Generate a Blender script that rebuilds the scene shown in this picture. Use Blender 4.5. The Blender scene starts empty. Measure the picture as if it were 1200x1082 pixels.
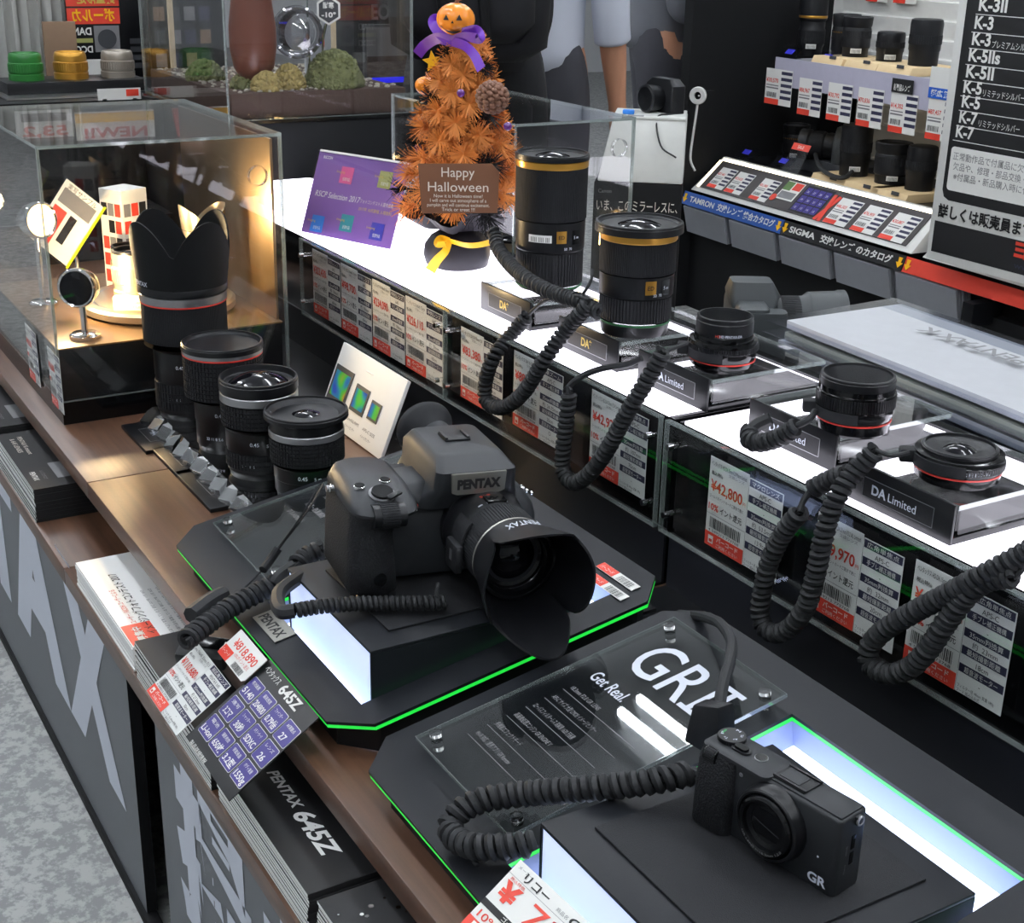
import bpy, bmesh, math, random
from math import sin, cos, pi, radians, sqrt, tan
from mathutils import Vector as V, Matrix as Mx
random.seed(7)
SC = bpy.context.scene
COL = SC.collection
# ---------------------------------------------------------------- camera
YAW, PIT, ROL, FOC = radians(59.076), radians(21.038), radians(1.285), 1632.6   # focal length in pixels of a 1200 wide frame
CAM = V((0, 0, .6))                                   # z = 0 is the worktop of the counter
_f = V((-sin(YAW) * cos(PIT), cos(YAW) * cos(PIT), -sin(PIT)))
_r = V((cos(YAW), sin(YAW), 0)); _u = _r.cross(_f)
RT, UP = _r * cos(ROL) + _u * sin(ROL), -_r * sin(ROL) + _u * cos(ROL)
cd = bpy.data.cameras.new('camera'); cam = bpy.data.objects.new('camera', cd); COL.objects.link(cam)
cam.matrix_world = Mx((( RT.x, UP.x, -_f.x, CAM.x), (RT.y, UP.y, -_f.y, CAM.y), (RT.z, UP.z, -_f.z, CAM.z), (0, 0, 0, 1)))
cd.sensor_fit = 'HORIZONTAL'; cd.angle = 2 * math.atan(600 / FOC); cd.clip_start = .02
SC.camera = cam
# ---------------------------------------------------------------- world, exposure
w = bpy.data.worlds.new('shop_air'); SC.world = w; w.use_nodes = True
w.node_tree.nodes['Background'].inputs[0].default_value = (.95, .97, 1, 1)
w.node_tree.nodes['Background'].inputs[1].default_value = .3
SC.view_settings.view_transform = 'Standard'; SC.view_settings.look = 'None'
SC.view_settings.gamma = 1; SC.view_settings.use_curve_mapping = False
SC.view_settings.exposure = 0.0
SC.cycles.max_bounces = 10; SC.cycles.transparent_max_bounces = 24; SC.cycles.transmission_bounces = 8
SC.cycles.sample_clamp_indirect = 6
FLOOR, CEIL = -.414, 2.15
TUBE = 12.5          # strength of the ceiling tubes
LED = 3.2           # strength of the display light panels
# ---------------------------------------------------------------- geometry of the view (used to read positions off real planes)
def ray(u, v): return RT * ((u - 600) / FOC) - UP * ((v - 541) / FOC) + _f
def at(u, v, x=None, y=None, z=None, d=None):
    r = ray(u, v)
    s = d if d is not None else (x - CAM.x) / r.x if x is not None else (y - CAM.y) / r.y if y is not None else (z - CAM.z) / r.z
    return CAM + r * s
TILT = radians(10)
TRAY = Mx.Translation((0, .355, .03)) @ Mx.Rotation(TILT, 4, 'X')       # the plane of the two sloping display trays
def on_tray(u, v, up=0):
    inv = TRAY.inverted(); o = inv @ CAM; r = inv.to_3x3() @ ray(u, v)
    return o + r * ((up - o.z) / r.z)
# ---------------------------------------------------------------- materials
def lin(c): return tuple((x / 255 / 12.92 if x / 255 <= .04045 else ((x / 255 + .055) / 1.055) ** 2.4) for x in c)
MATS = {}
def mat(name, c=(128, 128, 128), rough=.5, metal=0, bump=0, bscale=400, var=.06, vscale=60, emit=None, es=1, ior=1.45, coat=0, spec=None):
    m = bpy.data.materials.new(name); m.use_nodes = True; MATS[name] = m
    nt = m.node_tree; n = nt.nodes; l = nt.links; b = n['Principled BSDF']
    col = lin(c)
    tc = n.new('ShaderNodeTexCoord'); no = n.new('ShaderNodeTexNoise')
    no.inputs['Scale'].default_value = vscale; no.inputs['Detail'].default_value = 3
    l.new(tc.outputs['Object'], no.inputs['Vector'])
    mp = n.new('ShaderNodeMapRange'); mp.inputs[3].default_value = 1 - var; mp.inputs[4].default_value = 1 + var
    l.new(no.outputs['Fac'], mp.inputs[0])
    mul = n.new('ShaderNodeVectorMath'); mul.operation = 'SCALE'; mul.inputs[0].default_value = col
    l.new(mp.outputs[0], mul.inputs['Scale']); l.new(mul.outputs[0], b.inputs['Base Color'])
    b.inputs['Roughness'].default_value = rough; b.inputs['Metallic'].default_value = metal; b.inputs['IOR'].default_value = ior
    if coat: b.inputs['Coat Weight'].default_value = coat; b.inputs['Coat Roughness'].default_value = .03
    if spec is not None: b.inputs['Specular IOR Level'].default_value = spec
    if bump:
        n2 = n.new('ShaderNodeTexNoise'); n2.inputs['Scale'].default_value = bscale; l.new(tc.outputs['Object'], n2.inputs['Vector'])
        bp = n.new('ShaderNodeBump'); bp.inputs['Strength'].default_value = bump; bp.inputs['Distance'].default_value = .001
        l.new(n2.outputs['Fac'], bp.inputs['Height']); l.new(bp.outputs[0], b.inputs['Normal'])
    if emit:
        b.inputs['Emission Color'].default_value = (*lin(emit), 1); b.inputs['Emission Strength'].default_value = es
    return m
def clear(name, tint=(1, 1, 1), refl=1.0, rough=.015, base=.04):
    """thin clear acrylic sheet: lets everything through, mirrors more at grazing angles"""
    m = bpy.data.materials.new(name); m.use_nodes = True; MATS[name] = m
    nt = m.node_tree; n = nt.nodes; l = nt.links; n.remove(n['Principled BSDF'])
    t = n.new('ShaderNodeBsdfTransparent'); t.inputs[0].default_value = (*tint, 1)
    g = n.new('ShaderNodeBsdfGlossy'); g.inputs['Roughness'].default_value = rough
    lw = n.new('ShaderNodeLayerWeight'); lw.inputs[0].default_value = .5
    p = n.new('ShaderNodeMath'); p.operation = 'POWER'; p.inputs[1].default_value = 5; l.new(lw.outputs['Facing'], p.inputs[0])
    a = n.new('ShaderNodeMath'); a.operation = 'MULTIPLY_ADD'; a.inputs[1].default_value = .9 * refl; a.inputs[2].default_value = base * refl
    l.new(p.outputs[0], a.inputs[0])
    mx = n.new('ShaderNodeMixShader'); l.new(a.outputs[0], mx.inputs[0]); l.new(t.outputs[0], mx.inputs[1]); l.new(g.outputs[0], mx.inputs[2])
    l.new(mx.outputs[0], n['Material Output'].inputs['Surface'])
    return m
def glass(name, c=(255, 255, 255), rough=0):
    m = mat(name, c, rough, var=.01, ior=1.49); m.node_tree.nodes['Principled BSDF'].inputs['Transmission Weight'].default_value = 1
    return m
def wood(name, c1, c2, rough=.35):
    m = mat(name, c1, rough, var=.1, vscale=25, bump=.05, bscale=300)
    nt = m.node_tree; n = nt.nodes; l = nt.links
    tc = n.new('ShaderNodeTexCoord'); mp = n.new('ShaderNodeMapping'); mp.inputs['Scale'].default_value = (4, 70, 40)
    no = n.new('ShaderNodeTexNoise'); no.inputs['Scale'].default_value = 1.6; no.inputs['Detail'].default_value = 6
    l.new(tc.outputs['Object'], mp.inputs[0]); l.new(mp.outputs[0], no.inputs['Vector'])
    cr = n.new('ShaderNodeValToRGB'); cr.color_ramp.elements[0].position = .3; cr.color_ramp.elements[1].position = .7
    cr.color_ramp.elements[0].color = (*lin(c1), 1); cr.color_ramp.elements[1].color = (*lin(c2), 1)
    l.new(no.outputs['Fac'], cr.inputs[0]); l.new(cr.outputs[0], n['Principled BSDF'].inputs['Base Color'])
    return m
def blotch(name, c1, c2, scale=18, rough=.6):
    m = mat(name, c1, rough); nt = m.node_tree; n = nt.nodes; l = nt.links
    tc = n.new('ShaderNodeTexCoord'); no = n.new('ShaderNodeTexNoise'); no.inputs['Scale'].default_value = scale
    no.inputs['Detail'].default_value = 4; no.inputs['Roughness'].default_value = .7
    l.new(tc.outputs['Object'], no.inputs['Vector'])
    cr = n.new('ShaderNodeValToRGB'); e = cr.color_ramp.elements
    e[0].position = .44; e[1].position = .56; e[0].color = (*lin(c2), 1); e[1].color = (*lin(c1), 1)
    x = e.new(.5); x.color = (*lin(tuple((a + b) / 2 for a, b in zip(c1, c2))), 1)
    l.new(no.outputs['Fac'], cr.inputs[0]); l.new(cr.outputs[0], n['Principled BSDF'].inputs['Base Color'])
    return m
mat('black_plastic', (20, 21, 24), .45, bump=.15, bscale=900, spec=.35)
mat('black_gloss', (9, 10, 12), .14, spec=.45)
mat('black_satin', (16, 17, 20), .35, spec=.4)
mat('black_matte', (14, 15, 17), .7, bump=.2, bscale=1500, spec=.25)
mat('tray_black', (26, 28, 32), .4, bump=.05, bscale=1200, spec=.22)
mat('rubber', (27, 28, 31), .65, bump=.4, bscale=1600, spec=.3)
mat('grip_rubber', (25, 26, 29), .6, bump=.9, bscale=700, spec=.3)
mat('cord_rubber', (36, 37, 39), .6, bump=.1, spec=.3)
mat('camera_metal', (36, 38, 41), .45, bump=.12, bscale=2000, spec=.35)
mat('dark_grey', (58, 60, 64), .5)
mat('panel_grey', (98, 101, 106), .5, var=.04, vscale=6)
mat('letter_white', (205, 210, 222), .5, var=.02)
mat('white_paper', (238, 238, 236), .6, var=.02)
mat('card_white', (226, 226, 222), .45, var=.02)
mat('card_gloss', (226, 228, 226), .2, var=.02, coat=.3)
mat('ink_black', (24, 24, 26), .6)
mat('ink_grey', (120, 120, 122), .6)
mat('ink_navy', (44, 44, 70), .5)
mat('ink_red', (205, 62, 46), .5)
mat('red', (214, 66, 50), .45)
mat('ink_purple', (52, 42, 120), .35)
mat('silver', (190, 190, 188), .28, metal=1)
mat('chrome', (225, 225, 225), .06, metal=1)
mat('silver_plate', (160, 158, 150), .35, metal=.8)
mat('gold', (196, 146, 62), .3, metal=.75)
mat('gold_print', (200, 172, 80), .45)
mat('silver_ring', (150, 150, 152), .3, metal=.8)
mat('red_line', (214, 60, 50), .4)
mat('green_line', (30, 90, 50), .4)
mat('front_glass', (10, 10, 15), .03, ior=1.45, var=.5, vscale=200, spec=.4)
mat('orange', (214, 134, 62), .6, var=.25, vscale=150)
mat('orange_gloss', (236, 140, 36), .25, coat=.3)
mat('purple_satin', (92, 30, 160), .45, var=.12)
mat('yellow_satin', (244, 186, 20), .4)
mat('cone_brown', (112, 76, 58), .6, var=.3, vscale=220)
mat('card_brown', (112, 72, 48), .6)
mat('chalk', (220, 212, 200), .8)
mat('purple_paper', (122, 86, 160), .5, var=.03)
mat('lit_white', (240, 240, 245), .5, emit=(244, 240, 255), es=LED, var=.01)
mat('lit_tray', (235, 238, 255), .5, emit=(214, 226, 255), es=3.0, var=.01)
mat('lit_tube', (255, 255, 255), .5, emit=(244, 249, 255), es=TUBE * 3, var=.01)
mat('recess_white', (140, 152, 188), .5, var=.02)
mat('plinth_painted_glow', (214, 222, 240), .5, emit=(200, 214, 255), es=.75, var=.02)  # emission paints the plinth's lit look into its material
mat('edge_green', (20, 160, 60), .3, emit=(40, 230, 70), es=.8)
mat('edge_green_dim', (20, 120, 60), .3, emit=(30, 190, 90), es=.8)
clear('acrylic'); clear('acrylic_edge', (.86, .90, .89), 2.2, .06, base=.10)
def paint_edge_light(name, k, c=(222, 230, 228)):
    m = MATS[name]; n = m.node_tree.nodes; l = m.node_tree.links; d = n.new('ShaderNodeBsdfDiffuse'); d.inputs[0].default_value = (*lin(c), 1); x = n.new('ShaderNodeMixShader'); x.inputs[0].default_value = k
    o = n['Material Output']; l.new(o.inputs['Surface'].links[0].from_socket, x.inputs[1]); l.new(d.outputs[0], x.inputs[2]); l.new(x.outputs[0], o.inputs['Surface'])
paint_edge_light('acrylic_edge', .22, (190, 200, 198))  # white diffuse paints the light that sheet edges catch
clear('acrylic_tint', (.86, .88, .88), 1.3)
clear('film', (.86, .88, .92), 1.2, .15)
glass('crystal')
wood('counter_wood', (74, 51, 39), (98, 69, 52))
blotch('shop_floor', (172, 173, 171), (134, 136, 135), 62)
mat('ceiling_white', (224, 226, 228), .8); mat('wall_white', (196, 198, 200), .8)
mat('skin', (196, 142, 112), .5, var=.05); mat('hair', (24, 20, 18), .6)
mat('shirt_white', (198, 203, 216), .8, var=.05, vscale=12, bump=.4, bscale=60)
mat('cloth_black', (26, 27, 31), .8, bump=.4, bscale=90)
mat('cloth_grey', (96, 98, 104), .8); mat('trouser', (58, 58, 64), .85)
mat('pk', (206, 84, 140), .5); mat('ol', (158, 160, 96), .5); mat('sk', (44, 120, 205), .5); mat('te', (44, 140, 148), .5); mat('nb', (50, 52, 160), .5)
mat('pot_cloth', (30, 28, 36), .6, bump=.3, bscale=80); mat('purple_gloss', (92, 40, 120), .12, coat=.5)
def rainbow(name):
    m = mat(name, (90, 150, 110), .15); nt = m.node_tree; n = nt.nodes; tc = n.new('ShaderNodeTexCoord'); no = n.new('ShaderNodeTexNoise'); no.inputs['Scale'].default_value = 38; no.inputs['Detail'].default_value = 0
    cr = n.new('ShaderNodeValToRGB'); e = cr.color_ramp.elements; e[0].position = .3; e[1].position = .72; e[0].color = (*lin((60, 90, 190)), 1); e[1].color = (*lin((190, 150, 70)), 1)
    for q, c in ((.42, (60, 140, 170)), (.52, (80, 190, 80)), (.62, (120, 180, 70))): x = e.new(q); x.color = (*lin(c), 1)
    nt.links.new(tc.outputs['Object'], no.inputs['Vector']); nt.links.new(no.outputs['Fac'], cr.inputs[0]); nt.links.new(cr.outputs[0], n['Principled BSDF'].inputs['Base Color'])
rainbow('sensor_rainbow')
mat('leak_glow', (235, 238, 255), .5, emit=(200, 214, 255), es=5)
mat('riser_black', (22, 23, 27), .42, spec=.5)
mat('case_floor', (120, 92, 62), .3, spec=.5); mat('warm_painted_metal', (176, 150, 116), .3, metal=1, bump=.03, bscale=50); mat('silver_warm', (196, 184, 160), .3, metal=.85); mat('silver_warm2', (150, 142, 132), .35, metal=.5)  # back plate metal carries the lamp's warm tone in its colour
mat('cream', (226, 204, 168), .6); mat('lamp_glow', (255, 240, 200), .3, emit=(255, 214, 140), es=16); mat('edge_lime', (180, 200, 30), .4, emit=(180, 200, 30), es=.15)
mat('dslr_grey', (50, 54, 56), .5, bump=.1, bscale=900); mat('folder_white', (172, 174, 178), .4); mat('folder_grey', (112, 118, 126), .3); mat('folder_green', (140, 144, 134), .4)
mat('soil', (70, 54, 47), .9, bump=.8, bscale=200, var=.2); mat('gravel', (170, 164, 152), .9, var=.3); mat('moss', (104, 108, 70), .95, bump=1, bscale=400, var=.5, vscale=120); mat('moss_dry', (150, 134, 84), .95, bump=1, bscale=400, var=.4, vscale=120); mat('moss_print', (90, 120, 70), .6)
mat('leather', (92, 50, 36), .32, bump=.3, bscale=120); clear('smoke_glass', (.62, .62, .66), 2.5, .03, base=.08); mat('blue_glow', (20, 20, 230), .4, emit=(16, 16, 240), es=.8); mat('green_metal', (38, 104, 44), .3); mat('curtain', (176, 176, 172), .9); mat('tan_card', (128, 104, 84), .8)
mat('machine_white', (206, 208, 204), .45); mat('slat_grey', (226, 226, 222), .6); mat('shelf_grey', (150, 150, 156), .5); mat('strip_lilac', (176, 174, 192), .35); mat('box_white', (222, 222, 218), .5); mat('dark_print', (62, 58, 58), .4)
mat('lit_warm', (255, 240, 210), .5, emit=(255, 240, 208), es=3.2); mat('strip_blue', (44, 84, 160), .4); mat('strip_blue2', (30, 90, 190), .4); mat('strip_orange', (240, 150, 120), .5); mat('bin_white', (134, 136, 142), .6); mat('beige', (222, 196, 152), .6); mat('blue_print', (60, 60, 200), .4)
# ---------------------------------------------------------------- mesh builder
I4 = Mx.Identity(4)
def T_(x, y=0, z=0): return Mx.Translation((x, y, z))
def RX(a): return Mx.Rotation(radians(a), 4, 'X')
def RY(a): return Mx.Rotation(radians(a), 4, 'Y')
def RZ(a): return Mx.Rotation(radians(a), 4, 'Z')
def SX(x, y=None, z=None): return Mx.Diagonal((x, x if y is None else y, x if z is None else z, 1))
def axis(p, q):
    """matrix whose local z runs from p to q"""
    p, q = V(p), V(q); d = (q - p).normalized(); return Mx.Translation(p) @ d.to_track_quat('Z', 'Y').to_matrix().to_4x4()
TXT = {}
def text_mesh(s, off=0):
    if (s, off) not in TXT:
        c = bpy.data.curves.new('t', 'FONT'); c.body = s; c.offset = off; c.resolution_u = 4
        o = bpy.data.objects.new('t', c); COL.objects.link(o)
        me = bpy.data.meshes.new_from_object(o.evaluated_get(bpy.context.evaluated_depsgraph_get()))
        TXT[s, off] = ([v.co.copy() for v in me.vertices], [tuple(p.vertices) for p in me.polygons])
        bpy.data.objects.remove(o); bpy.data.curves.remove(c); bpy.data.meshes.remove(me)
    return TXT[s, off]
class G:
    def __init__(s, M=I4): s.v = []; s.f = []; s.mi = []; s.mats = []; s.M = M
    def k(s, m):
        if m not in s.mats: s.mats.append(m)
        return s.mats.index(m)
    def add(s, vs, fs, m, M=I4):
        n = len(s.v); A = s.M @ M; s.v += [A @ V(p) for p in vs]
        for i, f in enumerate(fs):
            s.f.append(tuple(n + j for j in f)); s.mi.append(s.k(m[i] if isinstance(m, list) else m))
        return s
    def bm(s, b, m, M=I4):
        b.verts.index_update()
        return s.add([v.co for v in b.verts], [[v.index for v in f.verts] for f in b.faces], m if not callable(m) else [m(f.normal) for f in b.faces], M)
    def box(s, c, d, m, M=I4, r=0, seg=2):
        b = bmesh.new(); bmesh.ops.create_cube(b, size=1)
        for v in b.verts: v.co = V((v.co.x * d[0] + c[0], v.co.y * d[1] + c[1], v.co.z * d[2] + c[2]))
        if r: bmesh.ops.bevel(b, geom=b.edges[:] , offset=min(r, min(d) * .49), segments=seg, affect='EDGES', profile=.5)
        b.normal_update(); s.bm(b, m, M); b.free(); return s
    def hexa(s, p, m, M=I4, r=0, seg=2):
        """8 points, bottom four then top four, counter-clockwise"""
        b = bmesh.new(); q = [b.verts.new(x) for x in p]
        for f in ((3, 2, 1, 0), (4, 5, 6, 7), (0, 1, 5, 4), (1, 2, 6, 5), (2, 3, 7, 6), (3, 0, 4, 7)): b.faces.new([q[i] for i in f])
        if r: bmesh.ops.bevel(b, geom=b.edges[:], offset=r, segments=seg, affect='EDGES', profile=.5)
        b.normal_update(); s.bm(b, m, M); b.free(); return s
    def prism(s, poly, z0, z1, m, M=I4, side=None, hole=None, r=0):
        b = bmesh.new(); es = []
        for lp in [poly] + ([hole] if hole else []):
            q = [b.verts.new((x, y, z1)) for x, y in lp]
            es += [b.edges.new((q[i], q[(i + 1) % len(q)])) for i in range(len(q))]
        if hole: bmesh.ops.triangle_fill(b, use_beauty=True, edges=es)
        else: b.faces.new(q)
        b.normal_update()
        b.faces.ensure_lookup_table()
        if b.faces[:] and b.faces[0].normal.z < 0: bmesh.ops.reverse_faces(b, faces=b.faces[:])
        top = b.faces[:]
        d = bmesh.ops.extrude_face_region(b, geom=top)
        nv = [g for g in d['geom'] if isinstance(g, bmesh.types.BMVert)]
        for v in nv: v.co.z = z0
        bmesh.ops.recalc_face_normals(b, faces=b.faces[:])
        if r: bmesh.ops.bevel(b, geom=b.edges[:], offset=r, segments=2, affect='EDGES')
        b.normal_update(); sd = side or m
        s.bm(b, (lambda n: m if abs(n.z) > .7 else sd), M); b.free(); return s
    def lathe(s, prof, m, M=I4, n=40, a0=0, a1=2 * pi):
        """prof: (r, z) or (r, z, material of the band below it)"""
        full = abs(a1 - a0 - 2 * pi) < 1e-6; c = n if full else n + 1
        vs = []; fs = []; ms = []
        for p in prof:
            for i in range(c):
                a = a0 + (a1 - a0) * i / n; vs.append((p[0] * cos(a), p[0] * sin(a), p[1]))
        for j in range(len(prof) - 1):
            for i in range(n):
                i2 = (i + 1) % c if full else i + 1
                f = [j * c + i, j * c + i2, (j + 1) * c + i2, (j + 1) * c + i]
                if prof[j][0] == 0: f = [f[0], f[2], f[3]]
                elif prof[j + 1][0] == 0: f = f[:3]
                fs.append(f); ms.append(prof[j + 1][2] if len(prof[j + 1]) > 2 else m)
        return s.add(vs, fs, ms, M)
    def cyl(s, r, z0, z1, m, M=I4, n=32, r1=None, top=None):
        r1 = r if r1 is None else r1
        return s.lathe([(0, z0), (r, z0), (r1, z1), (0, z1, top or m)], m, M, n)
    def ribbed(s, r, z0, z1, n, depth, m, M=I4, rows=1, gap=.12):
        """ring of small raised blocks, the rubber of a focus ring"""
        h = (z1 - z0) / rows
        s.cyl(r, z0, z1, m, M, 48)
        for q in range(rows):
            za, zb = z0 + h * (q + gap / 2), z0 + h * (q + 1 - gap / 2)
            for i in range(n):
                a, b = 2 * pi * (i + .15) / n, 2 * pi * (i + .85) / n; R = r + depth
                p = [(r * cos(a), r * sin(a)), (r * cos(b), r * sin(b)), (R * cos(b), R * sin(b)), (R * cos(a), R * sin(a))]
                s.add([(x, y, za) for x, y in p] + [(x, y, zb) for x, y in p], [(3, 2, 1, 0), (4, 5, 6, 7), (1, 2, 6, 5), (2, 3, 7, 6), (3, 0, 4, 7)], m, M)
        return s
    def ball(s, c, r, m, M=I4, n=20, sc=(1, 1, 1)):
        pr = [(max(0, r * sin(pi * i / (n // 2))), -r * cos(pi * i / (n // 2))) for i in range(n // 2 + 1)]
        pr[0] = (0, -r); pr[-1] = (0, r)
        return s.lathe(pr, m, M @ Mx.Translation(c) @ SX(*sc), n)
    def loft(s, rings, m, M=I4, caps=True, closed=True):
        n = len(rings[0]); vs = [p for r in rings for p in r]; fs = []
        for j in range(len(rings) - 1):
            for i in range(n if closed else n - 1):
                i2 = (i + 1) % n; fs.append((j * n + i, j * n + i2, (j + 1) * n + i2, (j + 1) * n + i))
        if caps and closed: fs += [tuple(range(n))[::-1], tuple((len(rings) - 1) * n + i for i in range(n))]
        return s.add(vs, fs, m, M)
    def tube(s, pts, r, m, M=I4, n=8, caps=True):
        pts = [V(p) for p in pts]; rs = r if isinstance(r, (list, tuple)) else [r] * len(pts)
        t = (pts[1] - pts[0]).normalized(); nn = t.orthogonal().normalized(); rings = []
        for i, p in enumerate(pts):
            a, b = pts[max(0, i - 1)], pts[min(len(pts) - 1, i + 1)]
            t = (b - a).normalized() if (b - a).length > 1e-9 else t
            nn = (nn - t * nn.dot(t)).normalized(); bb = t.cross(nn)
            rings.append([p + (nn * cos(2 * pi * k / n) + bb * sin(2 * pi * k / n)) * rs[i] for k in range(n)])
        return s.loft(rings, m, M, caps)
    def text(s, body, size, m, M=I4, align='C', w=None, bold=0, z=.0004, sx=1, shear=0, valign=0):
        vs, fs = text_mesh(body, bold)
        if not vs: return s
        xs = [v.x for v in vs]; x0, x1 = min(xs), max(xs)
        k = sx * size if w is None else w / max(1e-6, x1 - x0)
        ox = {'C': (x0 + x1) / 2, 'L': x0, 'R': x1}[align]
        return s.add([((v.x - ox + shear * v.y) * k, (v.y - .35 * valign) * size, z) for v in vs], fs, m, M)
    def quad(s, x0, y0, x1, y1, m, M=I4, z=0): return s.add([(x0, y0, z), (x1, y0, z), (x1, y1, z), (x0, y1, z)], [(0, 1, 2, 3)], m, M)
    def mesh(s, name, origin=None, sharp=35):
        me = bpy.data.meshes.new(name)
        o = V(origin) if origin is not None else V((0, 0, 0))
        me.from_pydata([p - o for p in s.v], [], s.f)
        for m in s.mats: me.materials.append(MATS[m])
        me.polygons.foreach_set('material_index', s.mi)
        me.polygons.foreach_set('use_smooth', [True] * len(s.f))
        me.set_sharp_from_angle(angle=radians(sharp)); me.update()
        return me
def tag(o, label, cat, group=None, kind=None):
    o['label'] = label; o['category'] = cat
    if group: o['group'] = group
    if kind: o['kind'] = kind
    return o
def thing(name, label, cat, M=I4, group=None):
    o = bpy.data.objects.new(name, None); COL.objects.link(o); o.empty_display_size = .02
    o.matrix_world = M if isinstance(M, Mx) else Mx.Translation(M); return tag(o, label, cat, group)
def part(g, name, parent, label=None, sharp=35, kind=None, M=None):
    """a part in the frame of its parent"""
    o = bpy.data.objects.new(name, g.mesh(name, None, sharp)); COL.objects.link(o); o.parent = parent
    if M is not None: o.matrix_local = M
    if label: o['label'] = label
    if kind: o['kind'] = kind
    return o
def solo(g, name, label, cat, group=None, M=None, kind=None, sharp=35):
    """a thing that is one mesh; without M its origin goes to the middle of its underside"""
    if M is None:
        xs, ys, zs = zip(*g.v); c = V(((min(xs) + max(xs)) / 2, (min(ys) + max(ys)) / 2, min(zs)))
        o = bpy.data.objects.new(name, g.mesh(name, c, sharp)); o.location = c
    else:
        o = bpy.data.objects.new(name, g.mesh(name, None, sharp)); o.matrix_world = M
    COL.objects.link(o); return tag(o, label, cat, group, kind)
def struct(g, name, label=None):
    o = bpy.data.objects.new(name, g.mesh(name)); COL.objects.link(o); o['kind'] = 'structure'
    o['label'] = label or name.replace('_', ' '); o['category'] = name.split('_')[0]; return o
def copy_tree(o, parent=None):
    c = o.copy(); COL.objects.link(c); c.parent = parent
    for ch in list(o.children): copy_tree(ch, c)
    return c
def smooth(pts, n=8):
    """Catmull-Rom through the points"""
    P = [V(p) for p in pts]; P = [P[0] * 2 - P[1]] + P + [P[-1] * 2 - P[-2]]; out = []
    for i in range(1, len(P) - 2):
        a, b, c, d = P[i - 1:i + 3]
        for k in range(n):
            t = k / n; out.append(.5 * ((2 * b) + (c - a) * t + (2 * a - 5 * b + 4 * c - d) * t * t + (3 * b - a - 3 * c + d) * t ** 3))
    return out + [P[-2]]
def resample(pts, step):
    out = [pts[0]]; acc = 0
    for a, b in zip(pts, pts[1:]):
        L = (b - a).length; pos = step - acc
        while pos <= L: out.append(a.lerp(b, pos / L)); pos += step
        acc = L - pos + step
    return out
def coil(g, pts, R, r, m='cord_rubber', pitch=None, M=I4, per=12):
    """a coiled cord: a wire of radius r wound at radius R round the path"""
    pitch = pitch or 2.05 * r
    P = resample(smooth(pts, 16), pitch / per)
    t = (P[1] - P[0]).normalized(); nn = t.orthogonal().normalized(); H = []
    for i, p in enumerate(P):
        a, b = P[max(0, i - 1)], P[min(len(P) - 1, i + 1)]; t = (b - a).normalized()
        nn = (nn - t * nn.dot(t)).normalized(); bb = t.cross(nn); an = 2 * pi * i / per
        H.append(p + (nn * cos(an) + bb * sin(an)) * (R - r))
    g.tube(H, r, m, M, 6)
    g.tube(smooth(pts, 6), (R - 2 * r) * .9, 'black_matte', M, 8)
    return g
FACE = RX(90)          # stands a flat sign (drawn in x, y) upright, facing the customer side (-y)
# ================================================================ the room
g = G(); g.quad(-9, -4, 4, 7, 'shop_floor', z=FLOOR); struct(g, 'floor', 'mottled pale grey shop floor')
g = G(); g.add([(-9, -4, CEIL), (-9, 7, CEIL), (4, 7, CEIL), (4, -4, CEIL)], [(0, 1, 2, 3)], 'ceiling_white'); struct(g, 'ceiling')
for nm, (x0, y0, x1, y1) in dict(wall_back=(-9, 7, 4, 7), wall_left=(-9, -4, -9, 7), wall_right=(4, 7, 4, -4), wall_front=(4, -4, -9, -4)).items():
    g = G(); g.add([(x0, y0, FLOOR), (x1, y1, FLOOR), (x1, y1, CEIL), (x0, y0, CEIL)], [(3, 2, 1, 0)], 'wall_white'); struct(g, nm)
for j in (-2, -1, 0, 1):
    for i in range(-2, 3):
        x0, y = -2.79 + 1.75 * i, 1.461 + 1.3 * j
        t = thing('ceiling_light', 'twin tube fluorescent ceiling light', 'ceiling light', (x0 + .6, y, CEIL), 'fluorescent ceiling lights')
        g = G(); g.box((0, 0, -.02), (1.26, .16, .04), 'ceiling_white', r=.005); part(g, 'housing', t)
        for d in (-.034, .034):
            g = G(); g.cyl(.014, -.6, .6, 'lit_tube', T_(0, d, -.1) @ RY(90), 12); part(g, 'tube', t, 'glowing white tube')
            for e in (-.605, .605): g = G(); g.box((e, d, -.07), (.02, .03, .08), 'ceiling_white'); part(g, 'tube_holder', t)
# ================================================================ the counter
YC, YS, ZS = .339, .295, -.080           # worktop edge, ledge edge, ledge height
XSEAM = -1.503
ct = thing('display_counter', 'long brown wooden counter with a lower front ledge and grey lettered front', 'counter', (-1.3, .6, FLOOR))
cM = ct.matrix_world.inverted()
for a, b, d in ((-2.60, -2.3312, .44), (-2.33, XSEAM - .0006, .63), (XSEAM + .0006, .1, .63)):
    g = G(cM); g.box(((a + b) / 2, YC + d / 2, -.0105), (b - a, d, .021), 'counter_wood', r=.0012); part(g, 'worktop', ct)
for a, b in ((-2.60, -1.4612), (-1.46, .1)):
    g = G(cM); g.box(((a + b) / 2, (YS + .40) / 2, ZS - .0105), (b - a, .40 - YS, .021), 'counter_wood', r=.001); part(g, 'ledge', ct)
g = G(cM); g.box((-1.25, .40, -.05), (2.7, .012, .058), 'counter_wood'); part(g, 'back_panel', ct)
for a, b, d in ((-2.60, -2.325, .77), (-2.32, .1, .965)):
    g = G(cM); g.box(((a + b) / 2, (.41 + d) / 2, -.23), (b - a, d - .41, .36), 'black_matte'); part(g, 'carcass', ct)
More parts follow.
